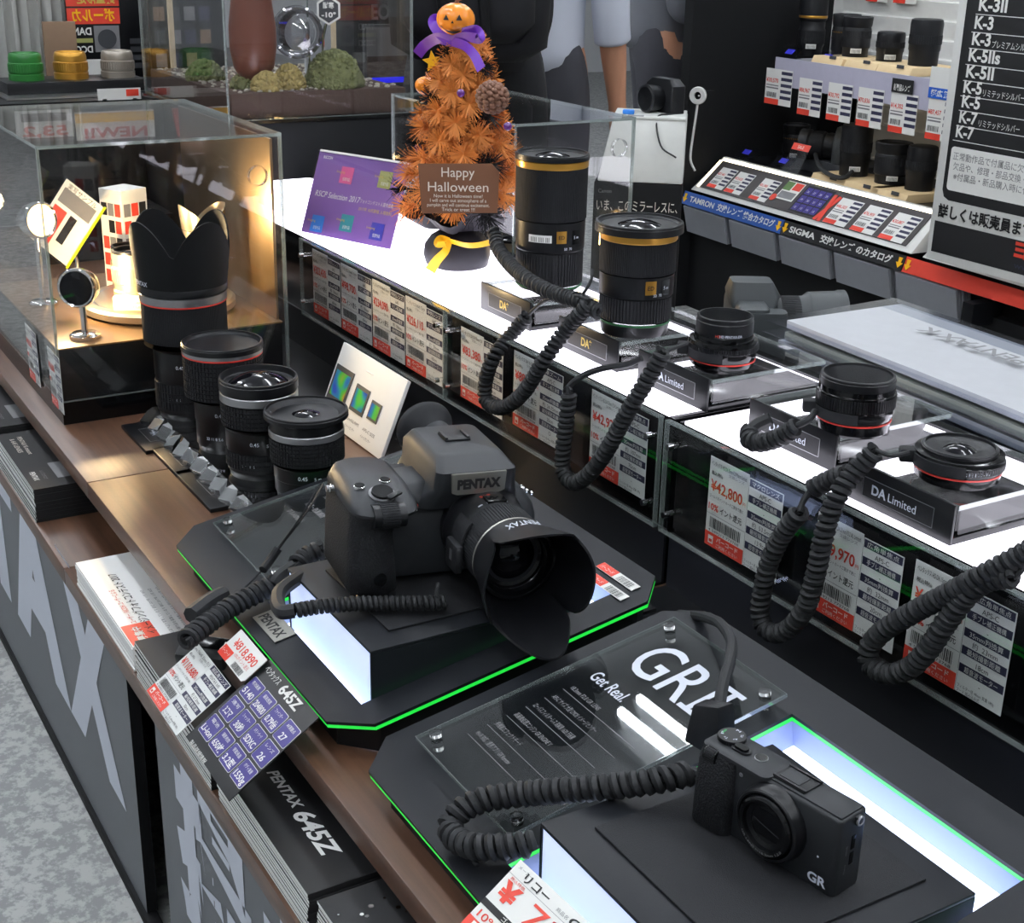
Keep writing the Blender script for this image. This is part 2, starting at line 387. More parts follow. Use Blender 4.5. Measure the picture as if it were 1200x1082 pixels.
def front(a, b, words):
    g = G(cM); g.box(((a + b) / 2, YS + .012, (ZS - .021 + FLOOR + .012) / 2), (b - a, .012, ZS - .021 - FLOOR - .012), lambda n: 'black_matte' if abs(n.x) > .7 else 'panel_grey')
    for s, x, z, sz, wd in words: g.text(s, sz, 'letter_white', T_(x, YS + .0058, z) @ FACE, 'L', w=wd, bold=.055)
    part(g, 'front_panel', ct, 'grey front panel with large white lettering')
front(-2.6, -1.246, [('PENTA', -2.62, -.287, .285, 1.09), ('X', -1.53, -.287, .285, .235)])
front(-1.152, .1, [('撮', -1.10, -.265, .20, .21), ('れ', -.875, -.265, .20, .18), ('！', -.68, -.265, .20, .04)])
g = G(cM); g.box((-1.2, YS + .055, -.26), (.094, .01, .30), 'black_matte'); part(g, 'gap_panel', ct)
g = G(cM); g.box((-1.25, YS + .009, FLOOR + .006), (2.7, .016, .012), 'black_matte', r=.002); part(g, 'kick_strip', ct)
# ================================================================ sloping display trays
def chamf(x0, x1, y0, y1, c): return [(x0 + c, y0), (x1 - c, y0), (x1, y0 + c), (x1, y1 - c), (x1 - c, y1), (x0 + c, y1), (x0, y1 - c), (x0, y0 + c)]
def tray(x0, x1, hx0, hx1, plate, label):
    t = thing('display_tray', label, 'display tray', TRAY @ T_(x0, 0, 0)); S = T_(-x0)
    D = .31; hole = [(hx0, .031), (hx1, .031), (hx1, .271), (hx0, .271)]
    g = G(S); g.prism(chamf(x0, x1, 0, D, .028), -.0028, 0, 'tray_black', hole=hole); part(g, 'top_plate', t)
    g = G(S); g.prism(chamf(x0 + .0004, x1 - .0004, .0004, D - .0004, .028), -.0062, -.003, 'black_gloss', side='edge_green', hole=[(a, b) for a, b in hole])
    part(g, 'edge_lit_sheet', t, 'clear sheet glowing green along its edges')
    # skirt down to the counter
    g = G(S); inv = TRAY.inverted()
    o = chamf(x0 + .012, x1 - .012, .012, D - .004, .026)
    low = []
    for x, y in o:
        wz = TRAY @ V((x, y, -.0064)); low.append(inv @ V((wz.x, wz.y, .0005)))
    g.loft([[V((x, y, -.0064)) for x, y in o], low], 'black_satin', caps=False); part(g, 'skirt', t)
    g = G(inv_ := t.matrix_world.inverted()); g.box(((hx0 + hx1) / 2, .668, .030), (hx1 - hx0 - .05, .004, .005), 'leak_glow'); part(g, 'added_leak_strip', t, 'added glowing strip imitating light leaking from the tray back'); g = G(inv_); g.box(((hx0 + hx1) / 2, .669, .0365), (hx1 - hx0 - .04, .024, .003), 'black_matte'); part(g, 'added_strip_shade', t)  # added strip mimics light leaking behind the tray; added shade hides its reflection
    W = t.matrix_world.inverted(); 
    low_ = [TRAY @ V((x, y, -.0285)) for x, y in hole]
    up = [TRAY @ V((x, y, -.0064)) for x, y in hole]
    g = G(W); g.add(low_, [(0, 1, 2, 3)], 'lit_tray'); part(g, 'light_panel', t, 'glowing white light panel in the recess')
    g = G(W)
    for i in range(4):
        p, q = up[i], up[(i + 1) % 4]; g.add([low_[i], low_[(i + 1) % 4], q, p], [(3, 2, 1, 0)], 'recess_white')
    part(g, 'recess_wall', t, 'pale recess walls')
    # level plinth in the recess
    px0, px1, py0, py1, pz = hx0 + .022, hx1 - .006, .397, .5855, .0755
    cx, cy = (px0 + px1) / 2, (py0 + py1) / 2
    p = G(W); p.box((cx, cy, (.018 + pz - .003) / 2), (px1 - px0 - .004, py1 - py0 - .002, pz - .003 - .018), 'plinth_painted_glow')
    pl = part(p, 'plinth', t, 'frosted white plinth with its lit glow painted in')
    p = G(W); p.box((cx, cy, pz - .0015), (px1 - px0, py1 - py0, .003), 'tray_black', r=.0006); part(p, 'cover_plate', pl, 'black cover plate')
    for x in (px0 + .001, px1 - .001): p = G(W); p.box((x, cy, (.014 + pz) / 2 - .0015), (.002, py1 - py0, pz - .017), 'tray_black'); part(p, 'side_plate', pl, 'black side plate')
    p = G(W); p.box((cx + .0, cy + .004, pz + .001), (px1 - px0 - .044, py1 - py0 - .044, .002), 'rubber', r=.0006); part(p, 'rubber_mat', pl, 'dark rubber mat')
    # clear information plate on four stand-offs
    a0, a1, b0, b1 = plate
    g = G(S); g.box(((a0 + a1) / 2, (b0 + b1) / 2, .010), (a1 - a0, b1 - b0, .003), 'acrylic_tint')
    for x, y, dx, dy in ((a0, 0, .0005, b1 - b0), (a1, 0, .0005, b1 - b0)): g.box((x, (b0 + b1) / 2, .010), (dx, dy, .003), 'acrylic_edge')
    for y in (b0, b1): g.box(((a0 + a1) / 2, y, .010), (a1 - a0, .0005, .003), 'acrylic_edge')
    ip = part(g, 'information_plate', t, 'clear plate with white print')
    for x in (a0 + .010, a1 - .010):
        for y in (b0 + .012, b1 - .012):
            q = G(S); q.cyl(.0042, 0, .0085, 'crystal', T_(x, y), 20); q.cyl(.0046, .0117, .0150, 'crystal', T_(x, y), 20); part(q, 'standoff', ip)
    return t, ip, S
gt, gplate, GS = tray(-.812, -.385, -.640, -.430, (-.783, -.648, .040, .274), 'black sloping display tray with a big GR II sign plate under the compact camera')
pt, pplate, PS = tray(-1.253, -.832, -1.060, -.862, (-1.222, -1.075, .040, .274), 'black sloping display tray with green edges under the large camera with petal hood')
g = G(GS)       # print reads along the counter; lines start at the back of the plate
LX = RZ(0)
def tl(s, x, y, size, w=None, m='letter_white', bold=0): g.text(s, size, m, T_(x, y, .0117), 'L', w=w, bold=bold)
tl('GR', -.757, .206, .062, .066, bold=.006)
for a in (0, .011): g.add([(-.684 + a, .206, .0117), (-.679 + a, .206, .0117), (-.679 + a, .249, .0117), (-.684 + a, .249, .0117)], [(0, 1, 2, 3)], 'letter_white')
for b in (.206, .2445): g.quad(-.690, b, -.662, b + .0045, 'letter_white', z=.0118)
tl('Get Real.', -.760, .1765, .016, .042, bold=.01)
for i, s in enumerate(('18.3mm F2.8 GR LENS', 'APS-C サイズ 大型 CMOS イメージセンサー', 'ローパスフィルターレス 高解像 1620 万画素', '高画像処理エンジン GR ENGINE V', '多機能エフェクトモード', 'Wi-Fi 対応 / 連携アプリ GR Remote')):
    tl(s, -.757, .158 - i * .0165, .0058, (.036, .056, .052, .048, .034, .046)[i], 'ink_grey')
    g.quad(-.760, .1535 - i * .0165, -.668, .1539 - i * .0165, 'ink_grey', z=.0119)
part(g, 'plate_print', gplate, 'white GR II lettering on clear plate')
g = G(PS)
for i, s in enumerate(('5140万画素 大型CMOSセンサー', '44×33mm MEDIUM FORMAT', '最高感度 ISO204800', '27点測距 SAFOX 11', '高速連写 3コマ/秒', '防塵・防滴構造', 'フルHD動画')):
    tl(s, -1.190, .225 - i * .020, .0075, (.07, .066, .05, .056, .048, .04, .034)[i], 'ink_grey')
part(g, 'plate_print', pplate, 'small white print on clear plate')
# ================================================================ lightboxes
YL = .75; ZT, ZB = .1757, .0634
def lightbox(x0, x1, xl0, panels, label):
    t = thing('light_box', label, 'light box', ((x0 + x1) / 2, .86, 0)); I = t.matrix_world.inverted()
    g = G(I); g.box(((x0 + x1) / 2, (.764 + .975) / 2, (ZT - .004) / 2), (x1 - x0, .975 - .764, ZT - .004), 'black_gloss', r=.001); part(g, 'cabinet', t)
    g = G(I); g.box(((xl0 + x1 - .006) / 2, (YL + .012 + .958) / 2, ZT - .0016), (x1 - .006 - xl0, .958 - YL - .012, .0032), 'lit_white'); part(g, 'light_panel', t, 'glowing white light panel')
    g = G(I); g.box(((x0 + x1) / 2, .716, .0015), (x1 - x0, .096, .003), 'black_satin'); g.box(((x0 + x1) / 2, .7625, .030), (x1 - x0, .003, .058), 'riser_black'); g.box(((x0 + x1) / 2, .966, ZT - .001), (x1 - x0, .012, .006), 'black_gloss'); part(g, 'rear_trim', t)
    for a, b in panels:
        g = G(I); g.box(((a + b) / 2, YL, (ZT + ZB) / 2), (b - a, .004, ZT - ZB), 'acrylic')
        z = (ZT + ZB) / 2
        g.box(((a + b) / 2, YL + .001, ZT - .0012), (b - a, .006, .0018), 'acrylic_edge'); g.box(((a + b) / 2, YL, ZB + .0012), (b - a, .0048, .0018), 'acrylic_edge')
        for x in (a, b): g.box((x, YL, z), (.0016, .0048, ZT - ZB), 'acrylic_edge')
        pn = part(g, 'front_panel', t, 'clear acrylic price panel')
        for x in (a + .012, b - .012):
            for zz in (ZB + .022, ZT - .022):
                q = G(I); q.cyl(.0032, 0, .006, 'chrome', T_(x, YL - .002, zz) @ RX(90), 16); q.cyl(.0024, -.016, 0, 'crystal', T_(x, YL - .002, zz) @ RX(90), 12); part(q, 'panel_screw', pn)
    return t
lightbox(-2.325, -.981, -2.318, ((-1.856, -1.414), (-1.412, -.983)), 'long glowing white light box carrying the Halloween tree and gold ringed lenses')
lightbox(-.973, -.20, -.962, ((-.973, -.21),), 'glowing white light box in front of the plastic folders')
# ---- price cards behind the acrylic
def barcode(g, x, y, w, h, M, seed, m='ink_black', n=22):
    rr = random.Random(seed); p = x
    while p < x + w:
        b = w / n * rr.choice((.3, .3, .6)); g.quad(p, y, min(p + b, x + w), y + h, m, M, .0003); p += b + w / n * rr.choice((.3, .5))
def price_side(g, w, h, M, name, price, pt='10%ポイント還元', seed=1):
    """white half with the red price and the red foot; origin at lower left corner"""
    g.box((w / 2, h / 2, -.0002), (w, h, .0004), 'card_gloss', M)
    g.quad(0, 0, w, h * .16, 'red', M, .0002)
    g.quad(w * .09, h * .035, w * .22, h * .125, 'card_white', M, .0003); g.quad(w * .115, h * .05, w * .195, h * .085, 'red', M, .0004)
    g.text('バーコード', h * .062, 'card_white', M @ T_(w * .31, h * .088), 'L', w=w * .56, bold=.02)
    g.text('ご利用ください', h * .045, 'card_white', M @ T_(w * .31, h * .028), 'L', w=w * .56)
    barcode(g, w * .1, h * .215, w * .8, h * .12, M, seed); g.text('4 549212 773768', h * .04, 'ink_black', M @ T_(w * .08, h * .172), 'L', w=w * .8)
    g.quad(0, h * .365, w, h * .37, 'ink_grey', M, .0003)
    g.text(pt, h * .085, 'ink_black', M @ T_(w * .05, h * .42), 'L', w=w * .86, bold=.01)
    g.text('10%', h * .095, 'ink_red', M @ T_(w * .05, h * .42, .0002), 'L', w=w * .25, bold=.015)
    g.quad(w * .04, h * .40, w * .33, h * .52, 'card_white', M, .0005); g.text('10%', h * .1, 'ink_red', M @ T_(w * .05, h * .42, .0003), 'L', w=w * .26, bold=.02)
    g.text('ゴールドポイントカードご提示で更に', h * .04, 'ink_black', M @ T_(w * .05, h * .555), 'L', w=w * .88)
    g.text(price, h * .165, 'ink_red', M @ T_(w * .06, h * .635), 'L', w=w * .82, bold=.02); g.text('円', h * .05, 'ink_red', M @ T_(w * .9, h * .635), 'L')
    g.text('税込特価', h * .05, 'ink_black', M @ T_(w * .06, h * .81), 'L', w=w * .3, bold=.01)
    g.text(name, h * .065, 'ink_black', M @ T_(w * .05, h * .91), 'L', w=w * .9); g.text('交換レンズ', h * .04, 'ink_grey', M @ T_(w * .5, h * .865), 'L', w=w * .4)
def spec_side(g, w, h, M, head, vals):
    g.box((w / 2, h / 2, -.0002), (w, h, .0004), 'card_gloss', M)
    lab = (head, '手ブレ補正機構', '35mm判換算', '最短撮影距離', '超音波モーター'); r = h * .88 / 10
    for i in range(5):
        y = h - r * (2 * i + 1.05)
        g.quad(w * .02, y, w * .98, y + r * .95, 'ink_navy', M, .0002)
        g.text(lab[i], r * .72, 'card_white', M @ T_(w * .5, y + r * .2), 'C', w=w * (.72 if i else .8))
        g.text(vals[i], r * .8, 'ink_black', M @ T_(w * .5, y - r * .85), 'C')
    g.text('フィルター径 49mm 質量 189g', h * .04, 'ink_black', M @ T_(w * .04, h * .055), 'L', w=w * .8); g.text('フード 組み込み式', h * .04, 'ink_black', M @ T_(w * .04, h * .01), 'L', w=w * .5)
def price_card(x, z, price, name, head, vals, label, w1=.047, w2=.037, h=.086, gap=.0006, y=YL + .0062, M=None, seed=1, group='price cards behind the clear front panels'):
    g = G(); price_side(g, w1, h, I4, name, price, seed=seed); spec_side(g, w2, h * .97, T_(w1 + gap, h * .004), head, vals)
    return solo(g, 'price_card', label, 'price card', group, M or (T_(x, y, z) @ FACE))
def xz(u, v): p = at(u, v, y=YL); return p.x, p.z
def card(u, v, price, name, head, vals, label, ur=None, **k):
    x, z = xz(u, v); h = k.get('h', .086)
    if ur: x2, _ = xz(*ur); wt = x2 - x; k['w1'] = wt * .545; k['w2'] = wt * .45
    price_card(x, z - h, price, name, head, vals, label, **k)
card(827, 535, '¥42,800', 'ペンタックス HD DA 35mm F2.8 Macro Limited', 'マクロレンズ', ('APS-C', '-', '約  53.5mm', '13.9cm', '-'), 'price card reading 42,800 yen behind the right hand acrylic panel', (912, 581), seed=2)
card(953, 601, '¥39,970', 'ペンタックス HD DA 21mm F3.2 AL Limited', '広角単焦点', ('APS-C', '-', '約  32mm', '20cm', '-'), 'price card ending 9,970 yen half hidden by a hanging coiled cord', (1053, 655), seed=3)
card(1067, 657, '¥47,800', 'ペンタックス HD DA 15mm F4 ED AL Limited', '超広角単焦点', ('APS-C', '-', '約  23mm', '18cm', '-'), 'price card starting 47 thousand yen behind the loop of the rightmost cord', (1186, 717), seed=4)
card(535, 383, '¥83,380', 'ペンタックス DA 50-135mm F2.8', '望遠ズーム', ('APS-C', '-', '約  77-207mm', '100cm', '○'), 'price card reading 83,380 yen behind the middle acrylic panel', (584, 412), seed=5)
card(597, 411, '¥88,500', 'ペンタックス DA 16-50mm F2.8', '標準ズーム', ('APS-C', '-', '約  24-75mm', '30cm', '○'), 'price card ending 500 yen partly covered by a looping coiled cord', (654, 446), seed=6)
card(688, 457, '¥42,920', 'ペンタックス HD DA 70mm F2.4 Limited', '中望遠単焦点', ('APS-C', '-', '約  107mm', '70cm', '-'), 'price card starting 42 thousand yen left of the panel joint with green reflection', (754, 493), seed=7)
xa = [at(u, v, y=YL).x for u, v in ((361, 289), (394, 304), (431, 322), (470, 343), (515, 365))]
for i, (p, lb) in enumerate((('¥303,430', 'price card nearest the wooden end of the light box'), ('¥98,700', 'price card second from the wooden end with a lamp glow over it'), ('¥234,090', 'price card reading 234,090 yen in the far acrylic panel'), ('¥226,110', 'price card reading 226,110 yen in the far acrylic panel'))):
    wt = (xa[i + 1] - xa[i]) * .97
    price_card(xa[i], .0725, p, 'ペンタックス FA645 75mm', '中判レンズ', ('645', '-', '約  59mm', '60cm', '-'), lb, w1=wt * .56, w2=wt * .43, h=.093, seed=20 + i)
# ================================================================ lens stands on the light boxes
HS = .031
def stand(x0, x1, y0, logo, gold, label, dpt=.135):
    w_ = x1 - x0; t = thing('lens_stand', label, 'lens stand', ((x0 + x1) / 2, y0, ZT), 'lens stands on the light boxes')
    g = G(); g.box((0, -.0012, HS / 2 + .0008), (w_, .0024, HS + .0016), 'black_satin', r=.0003)
    fw, fh = w_ * .66, HS * .52
    for a, b in (((0, fh / 2), (fw, .0005)), ((0, -fh / 2), (fw, .0005)), ((fw / 2, 0), (.0005, fh)), ((-fw / 2, 0), (.0005, fh))):
        g.box((a[0], -.0026, HS / 2 + a[1]), (b[0], .0004, b[1]), 'silver_ring')
    g.box((0, -.0026, HS / 2), (fw, .0003, fh), 'black_plastic')
    D = T_(0, -.0028, HS / 2 - .0035) @ FACE
    if gold: g.text('DA*', .0125, 'gold_print', D, w=.020, bold=.03)
    else: g.text('DA', .0110, 'letter_white', T_(-w_ * .24, 0, 0) @ D, 'L', w=.0155, bold=.03); g.text('Limited', .0100, 'letter_white', T_(-w_ * .08, 0, 0) @ D, 'L', w=.029)
    part(g, 'name_plate', t, 'dark name plate with logo')
    g = G(); g.box((0, dpt / 2, .003), (w_, dpt, .006), 'black_gloss', r=.0005); part(g, 'base', t)
    g = G(); g.box((0, dpt / 2 + .001, HS - .002), (w_ - .002, dpt - .004, .004), 'acrylic')
    for y in (.004, dpt - .001): g.box((0, y, HS - .002), (w_ - .002, .0006, .004), 'acrylic_edge')
    for sx in (-1, 1): g.box((sx * (w_ / 2 - .001), dpt / 2 + .001, HS - .002), (.0006, dpt - .004, .004), 'acrylic_edge')
    for sx in (-1, 1): g.box((sx * (w_ / 2 - .003), dpt / 2, HS / 2 + .001), (.003, dpt - .012, HS - .0105), 'acrylic')
    part(g, 'clear_block', t, 'clear acrylic block')
    return t
stand(-1.400, -1.288, .793, 'DA*', 1, 'lens stand with gold logo under the tallest gold ringed lens')
stand(-1.228, -1.116, .793, 'DA*', 1, 'lens stand with gold logo under the shorter gold ringed lens')
stand(-1.085, -.973, .797, '', 0, 'lens stand reading DA Limited at the joint of the light boxes', .145)
stand(-.912, -.800, .797, '', 0, 'lens stand whose logo is partly hidden by a coiled cord')
stand(-.757, -.645, .770, '', 0, 'lens stand reading DA Limited under the flat pancake lens')
# ================================================================ lenses
def rim_parts(t, r, z, h, depth=.012, glass_r=None, m='black_satin', flare=0):
    """filter rim, the funnel inside it and the front glass"""
    gr = glass_r or r * .78
    g = G(); g.lathe([(r - flare, z - h), (r, z - h * .75), (r, z - h * .3), (r - .0006, z - h * .25), (r - .0006, z - .0006), (r - .0014, z), (r - .0028, z), (r - .0034, z - .002)], m, n=56); part(g, 'front_rim', t)
    g = G(); g.lathe([(r - .0034, z - .002), (gr + .004, z - depth * .7), (gr + .0038, z - depth * .72), (gr, z - depth)], 'black_plastic', n=56); part(g, 'inner_baffle', t)
    g = G(); g.lathe([(gr * q, z - depth + gr * .34 * (1 - q * q)) for q in (1, .85, .7, .55, .4, .25, .1, 0)], 'front_glass', n=40); part(g, 'front_glass', t)
def band(t, name, prof, m, label=None):
    g = G(); g.lathe(prof, m, n=56); return part(g, name, t, label)
def badge(g, r, z, az, wd, ht, m, words=None, tm='ink_black', size=.004, tw=None):
    """a small curved plate on a barrel of radius r at angle az (degrees)"""
    n = 6; vs = []
    for i in range(n + 1):
        a = radians(az) + (i / n - .5) * wd / r
        for zz in (z - ht / 2, z + ht / 2): vs.append((r * cos(a), r * sin(a), zz))
    if m: g.add(vs, [(2 * i, 2 * i + 2, 2 * i + 3, 2 * i + 1) for i in range(n)], m)
    if words:
        M = T_((r + .0003) * cos(radians(az)), (r + .0003) * sin(radians(az)), z - size * .35) @ RZ(az + 90) @ FACE
        tv, tf = text_mesh(words, .01); xs = [v.x for v in tv]; x0, x1 = min(xs), max(xs); k = (tw or (x1 - x0) * size) / (x1 - x0)
        pts = []
        for v in tv:
            a = radians(az) + (v.x - (x0 + x1) / 2) * k / r; pts.append(((r + .00025) * cos(a), (r + .00025) * sin(a), z + (v.y - .35) * size))
        g.add(pts, tf, tm)
ZS_ = ZT + HS
AZ = -31      # direction from a lens towards the camera
def gold_lens(M, label, zoom, black, focus, gold, top, r, rr, sticker):
    t = thing('camera_lens', label, 'camera lens', M, 'lenses on the light boxes'); k = r
    band(t, 'mount', [(0, 0), (k * .86, 0), (k * .88, .003), (k * .92, zoom[0] - .0035)], 'black_satin')
    band(t, 'green_ring', [(k * .92, zoom[0] - .0035), (k * .935, zoom[0] - .003), (k * .935, zoom[0] - .0015), (k * .92, zoom[0] - .001)], 'green_line', 'thin green ring')
    g = G(); g.ribbed(k * .92, zoom[0], zoom[1], 66, .0011, 'rubber', gap=.06); part(g, 'zoom_ring', t)
    g = G(); g.lathe([(k * .93, zoom[1]), (k * .965, black[0]), (k * .975, black[1])], 'black_satin', n=56)
    zc = (black[0] + black[1]) / 2
    badge(g, k * .976, zc + .001, AZ + 18, .012, .014, 'gold', 'ED', 'ink_black', .006)
    if sticker: badge(g, k * .977, zc - .001, AZ - 18, .028, .0085, 'card_white', '||||| |||| |||', 'ink_black', .006, .022)
    badge(g, k * .976, zc, AZ + 46, .012, .016, 'black_gloss', '5 m', 'letter_white', .005)
    badge(g, k * .972, black[0] + .004, AZ + 30, .02, .004, None, '50  70', 'letter_white', .004)
    part(g, 'scale_barrel', t, 'black barrel with gold badge')
    g = G(); g.ribbed(k * .975, focus[0], focus[1], 120, .0008, 'rubber', gap=.03); part(g, 'focus_ring', t)
    band(t, 'gold_ring', [(k * .985, gold[0] - .001), (k * 1.005, gold[0]), (k * 1.01, gold[1]), (k * .99, gold[1] + .001)], 'gold', 'gold ring')
    g = G(); g.cyl(k * .985, gold[1], top - .004, 'black_satin', n=48); part(g, 'front_barrel', t)
    rim_parts(t, rr, top, top - gold[1] - .001, .010, rr * .72)
gold_lens(T_(-1.355, .8563, ZS_), 'tallest black zoom lens with gold ring behind the Halloween tree sign', (.006, .045), (.047, .080), (.081, .1395), (.1405, .147), .1545, .0415, .0425, 1)
gold_lens(T_(-1.1495, .8339, ZS_), 'wide black zoom lens with gold ring and wide front rim', (.0155, .041), (.042, .064), (.065, .098), (.099, .105), .1157, .0398, .0455, 0)
def limited_lens(M, label, prof, red, r, rim, glass_r, depth, words_z, clip=True, wr=None):
    t = thing('camera_lens', label, 'camera lens', M, 'lenses on the light boxes')
    band(t, 'barrel', prof, 'black_gloss')
    band(t, 'red_ring', [(r, red - .0008), (r + .0007, red - .0006), (r + .0007, red + .0006), (r, red + .0008)], 'red_line', 'thin red ring')
    for z0, z1, q, rr in rim['rings']:
        g = G(); g.ribbed(rr, z0, z1, q, .0008, 'black_satin', gap=.05); part(g, 'grip_ring', t)
    g = G(); badge(g, wr or rim['r'], words_z, AZ + 6, .02, .004, None, 'HD PENTAX-DA', 'letter_white', .0036, .022)
    badge(g, wr or rim['r'], words_z, AZ - 20, .02, .004, None, 'HD', 'ink_red', .0036, .005); part(g, 'lettering', t, 'small white lettering')
    rim_parts(t, rim['r'], rim['z'], rim['h'], depth, glass_r)
    if clip:
        g = G(); cr = clip; g.lathe([(cr, red + .002), (cr + .0022, red + .002), (cr + .0022, red + .011), (cr, red + .011)], 'rubber', a0=radians(AZ - 100), a1=radians(AZ - 8), n=20)
        a = radians(AZ - 98); g.box((0, 0, 0), (.016, .012, .011), 'rubber', T_((cr + .004) * cos(a), (cr + .004) * sin(a), red + .007) @ RZ(AZ - 98), r=.002); part(g, 'security_clip', t, 'rubber security clip')
limited_lens(T_(-1.0045, .8353, ZS_), 'slim black lens with thin red ring and narrow tube hood at the light box joint',
             [(0, 0), (.0265, 0), (.027, .003), (.0305, .0045), (.0312, .0085), (.0312, .0115), (.032, .013), (.032, .019), (.033, .020), (.0335, .026), (.0325, .029), (.0288, .0295), (.0288, .033), (.0278, .035)],
             .0098, .0311, dict(r=.0275, z=.052, h=.017, rings=[(.0205, .0255, 90, .0332)]), .018, .018, .037, .0318)
limited_lens(T_(-.811, .8222, ZS_), 'chunky black macro lens with thin red ring left of the pancake lens',
             [(0, 0), (.027, 0), (.0275, .002), (.0305, .003), (.0308, .010), (.0308, .0135), (.0318, .015), (.0318, .022), (.0328, .0225), (.0328, .036), (.0318, .0365), (.0318, .041)],
             .0117, .0307, dict(r=.0315, z=.0498, h=.0095, rings=[(.0235, .0345, 84, .0326)]), .016, .022, .0395, .0312)
limited_lens(T_(-.689, .8155, ZS_), 'flat black pancake lens with thin red ring at the right',
             [(0, 0), (.029, 0), (.0295, .002), (.0325, .003), (.033, .0085), (.033, .011), (.0345, .012), (.0348, .0185), (.034, .0195), (.0338, .0225), (.029, .0235)],
             .0095, .0329, dict(r=.0292, z=.0272, h=.0045, rings=[(.013, .018, 96, .0344)]), .0125, .004, .0152, .0332, wr=.0348)
def studio_lens(M, label, base, ribs, silver, top, rim_h, r, rr, gl, red=False, rows=5, mid=None, flare=0, hood=None, depth=.014):
    t = thing('camera_lens', label, 'camera lens', M, 'lenses on the crystal riser')
    b0, br = base
    band(t, 'barrel', [(0, 0), (br * .93, 0), (br * .96, .006), (br, .008), (br, b0 * .55), (br * 1.02, b0 * .57), (br * 1.02, b0 * .93), (r * .97, b0)], 'black_satin')
    g = G(); badge(g, br * 1.022, b0 * .75, AZ, .02, .02, None, '0.45', 'letter_white', .006); badge(g, br * 1.022, b0 * .72, AZ + 25, .01, .02, None, '5 m', 'letter_white', .005)
    badge(g, br * 1.003, b0 * .3, AZ - 12, .02, .02, None, '22 11 8 5.6', 'letter_white', .0045); part(g, 'scale_marks', t, 'white scale marks')
    if mid: g = G(); g.ribbed(br * 1.01, mid[0], mid[1], 54, .0012, 'rubber', rows=3); part(g, 'aperture_ring', t)
    g = G(); g.ribbed(r * .97, ribs[0], ribs[1], 64 if rows > 1 else 150, .0012 if rows > 1 else .0006, 'rubber', rows=rows, gap=.25 if rows > 1 else .02); part(g, 'focus_ring', t)
    band(t, 'silver_ring', [(r * .97, silver[0] - .001), (r * 1.005, silver[0]), (r * 1.005, silver[1]), (r * .985, silver[1] + .001)], 'silver_ring', 'silver ring')
    if red: band(t, 'red_ring', [(r * .98, silver[0] - .0022), (r * 1.0, silver[0] - .002), (r * 1.0, silver[0] - .0004), (r * .98, silver[0])], 'red_line', 'thin red ring')
    g = G(); g.cyl(r * .97, silver[1], top - rim_h * .6, 'black_satin', n=48); part(g, 'front_barrel', t)
    rim_parts(t, rr, top, rim_h, depth, gl, flare=flare)
    return t
CZ = .025
mt = studio_lens(T_(-1.617, .4994, CZ), 'tall lens wearing a big petal hood at the head of the row', (.092, .0395), (.098, .144), (.1465, .1555), .170, .010, .0518, .050, .036, red=True, rows=1, mid=(.013, .046), hood=1)
g = G(); N = 72
def petal(a, lo, hi, ph): return lo + (hi - lo) * (abs(sin(2 * (a - ph))) ** .75)
outer = []; 
for j in range(7):
    q = j / 6; outer.append([V(((.0528 + .0055 * q) * cos(2 * pi * i / N), (.0528 + .0055 * q) * sin(2 * pi * i / N), .160 + (petal(2 * pi * i / N, .200, .246, radians(AZ + 4)) - .160) * q)) for i in range(N)])
inner = [[V((p.x * .965, p.y * .965, p.z)) for p in r] for r in outer]
g.loft(outer + inner[::-1], 'black_matte', caps=False); g.lathe([(.0518, .157), (.0535, .1575), (.0535, .166), (.0528, .167)], 'black_satin', n=56)
badge(g, .0548, .172, AZ - 48, .02, .01, None, 'PENTAX', 'letter_white', .0075, .027)
part(g, 'petal_hood', mt, 'black petal shaped hood')
studio_lens(T_(-1.482, .499, CZ), 'second lens of the row with silver and red ring and deep front', (.064, .0345), (.066, .113), (.1155, .1205), .1275, .008, .0455, .0463, .030, red=True, rows=9, depth=.02)
studio_lens(T_(-1.389, .5063, CZ), 'third lens of the row with silver ring and wide shining front glass', (.058, .0375), (.060, .085), (.0865, .0945), .111, .0125, .0425, .0432, .035, rows=5, mid=(.012, .03), depth=.009)
studio_lens(T_(-1.3045, .5266, CZ), 'frontmost lens of the row with wide flared front rim', (.039, .0355), (.041, .067), (.0685, .0745), .0955, .010, .0398, .0447, .026, rows=6, flare=.006, depth=.012)
# ---- the crystal riser and its name plates
g = G(); rr = random.Random(3); rings = []
for i in range(25):
    x = -1.655 + i * .0162; q = (i % 2) * .007; j = rr.uniform(-.003, .003)
    rings.append([V((x, .450 + q + j, .0015)), V((x, .445 + q, .011 + j)), V((x, .455 + q, .0225 + j)), V((x, .462, CZ)), V((x, .570, CZ)), V((x, .575, .0015))])
g.loft(rings, 'crystal')
solo(g, 'crystal_riser', 'long faceted clear crystal riser under the row of four tall lenses', 'display riser', sharp=5)
for i, (u, v, u2, v2, lg) in enumerate(((142, 502, 173, 533, 'FA'), (178, 530, 209, 561, 'D FA'), (210, 556, 247, 602, 'DA'))):
    a, b = at(u, v, z=0), at(u2, v2, z=0); y = min(a.y, b.y)
    g = G(); L = b.x - a.x; g.box((L / 2, .035, .0025), (L - .001, .07, .005), 'black_satin', r=.0008)
    for c, d in (((0, .012), (.05, .0006)), ((0, -.012), (.05, .0006)), ((.025, 0), (.0006, .024)), ((-.025, 0), (.0006, .024))): g.box((L / 2 + c[0], .026 + c[1], .0052), (d[0], d[1], .0006), 'silver_ring')
    g.text(lg, .012, 'letter_white', T_(L / 2, .022, .0052))
    solo(g, 'name_plate', 'dark name plate %s on the wood before the crystal riser' % ('farthest', 'in the middle of three', 'nearest the sloping tray')[i], 'name plate', 'name plates before the riser', M=T_(a.x, y, 0))
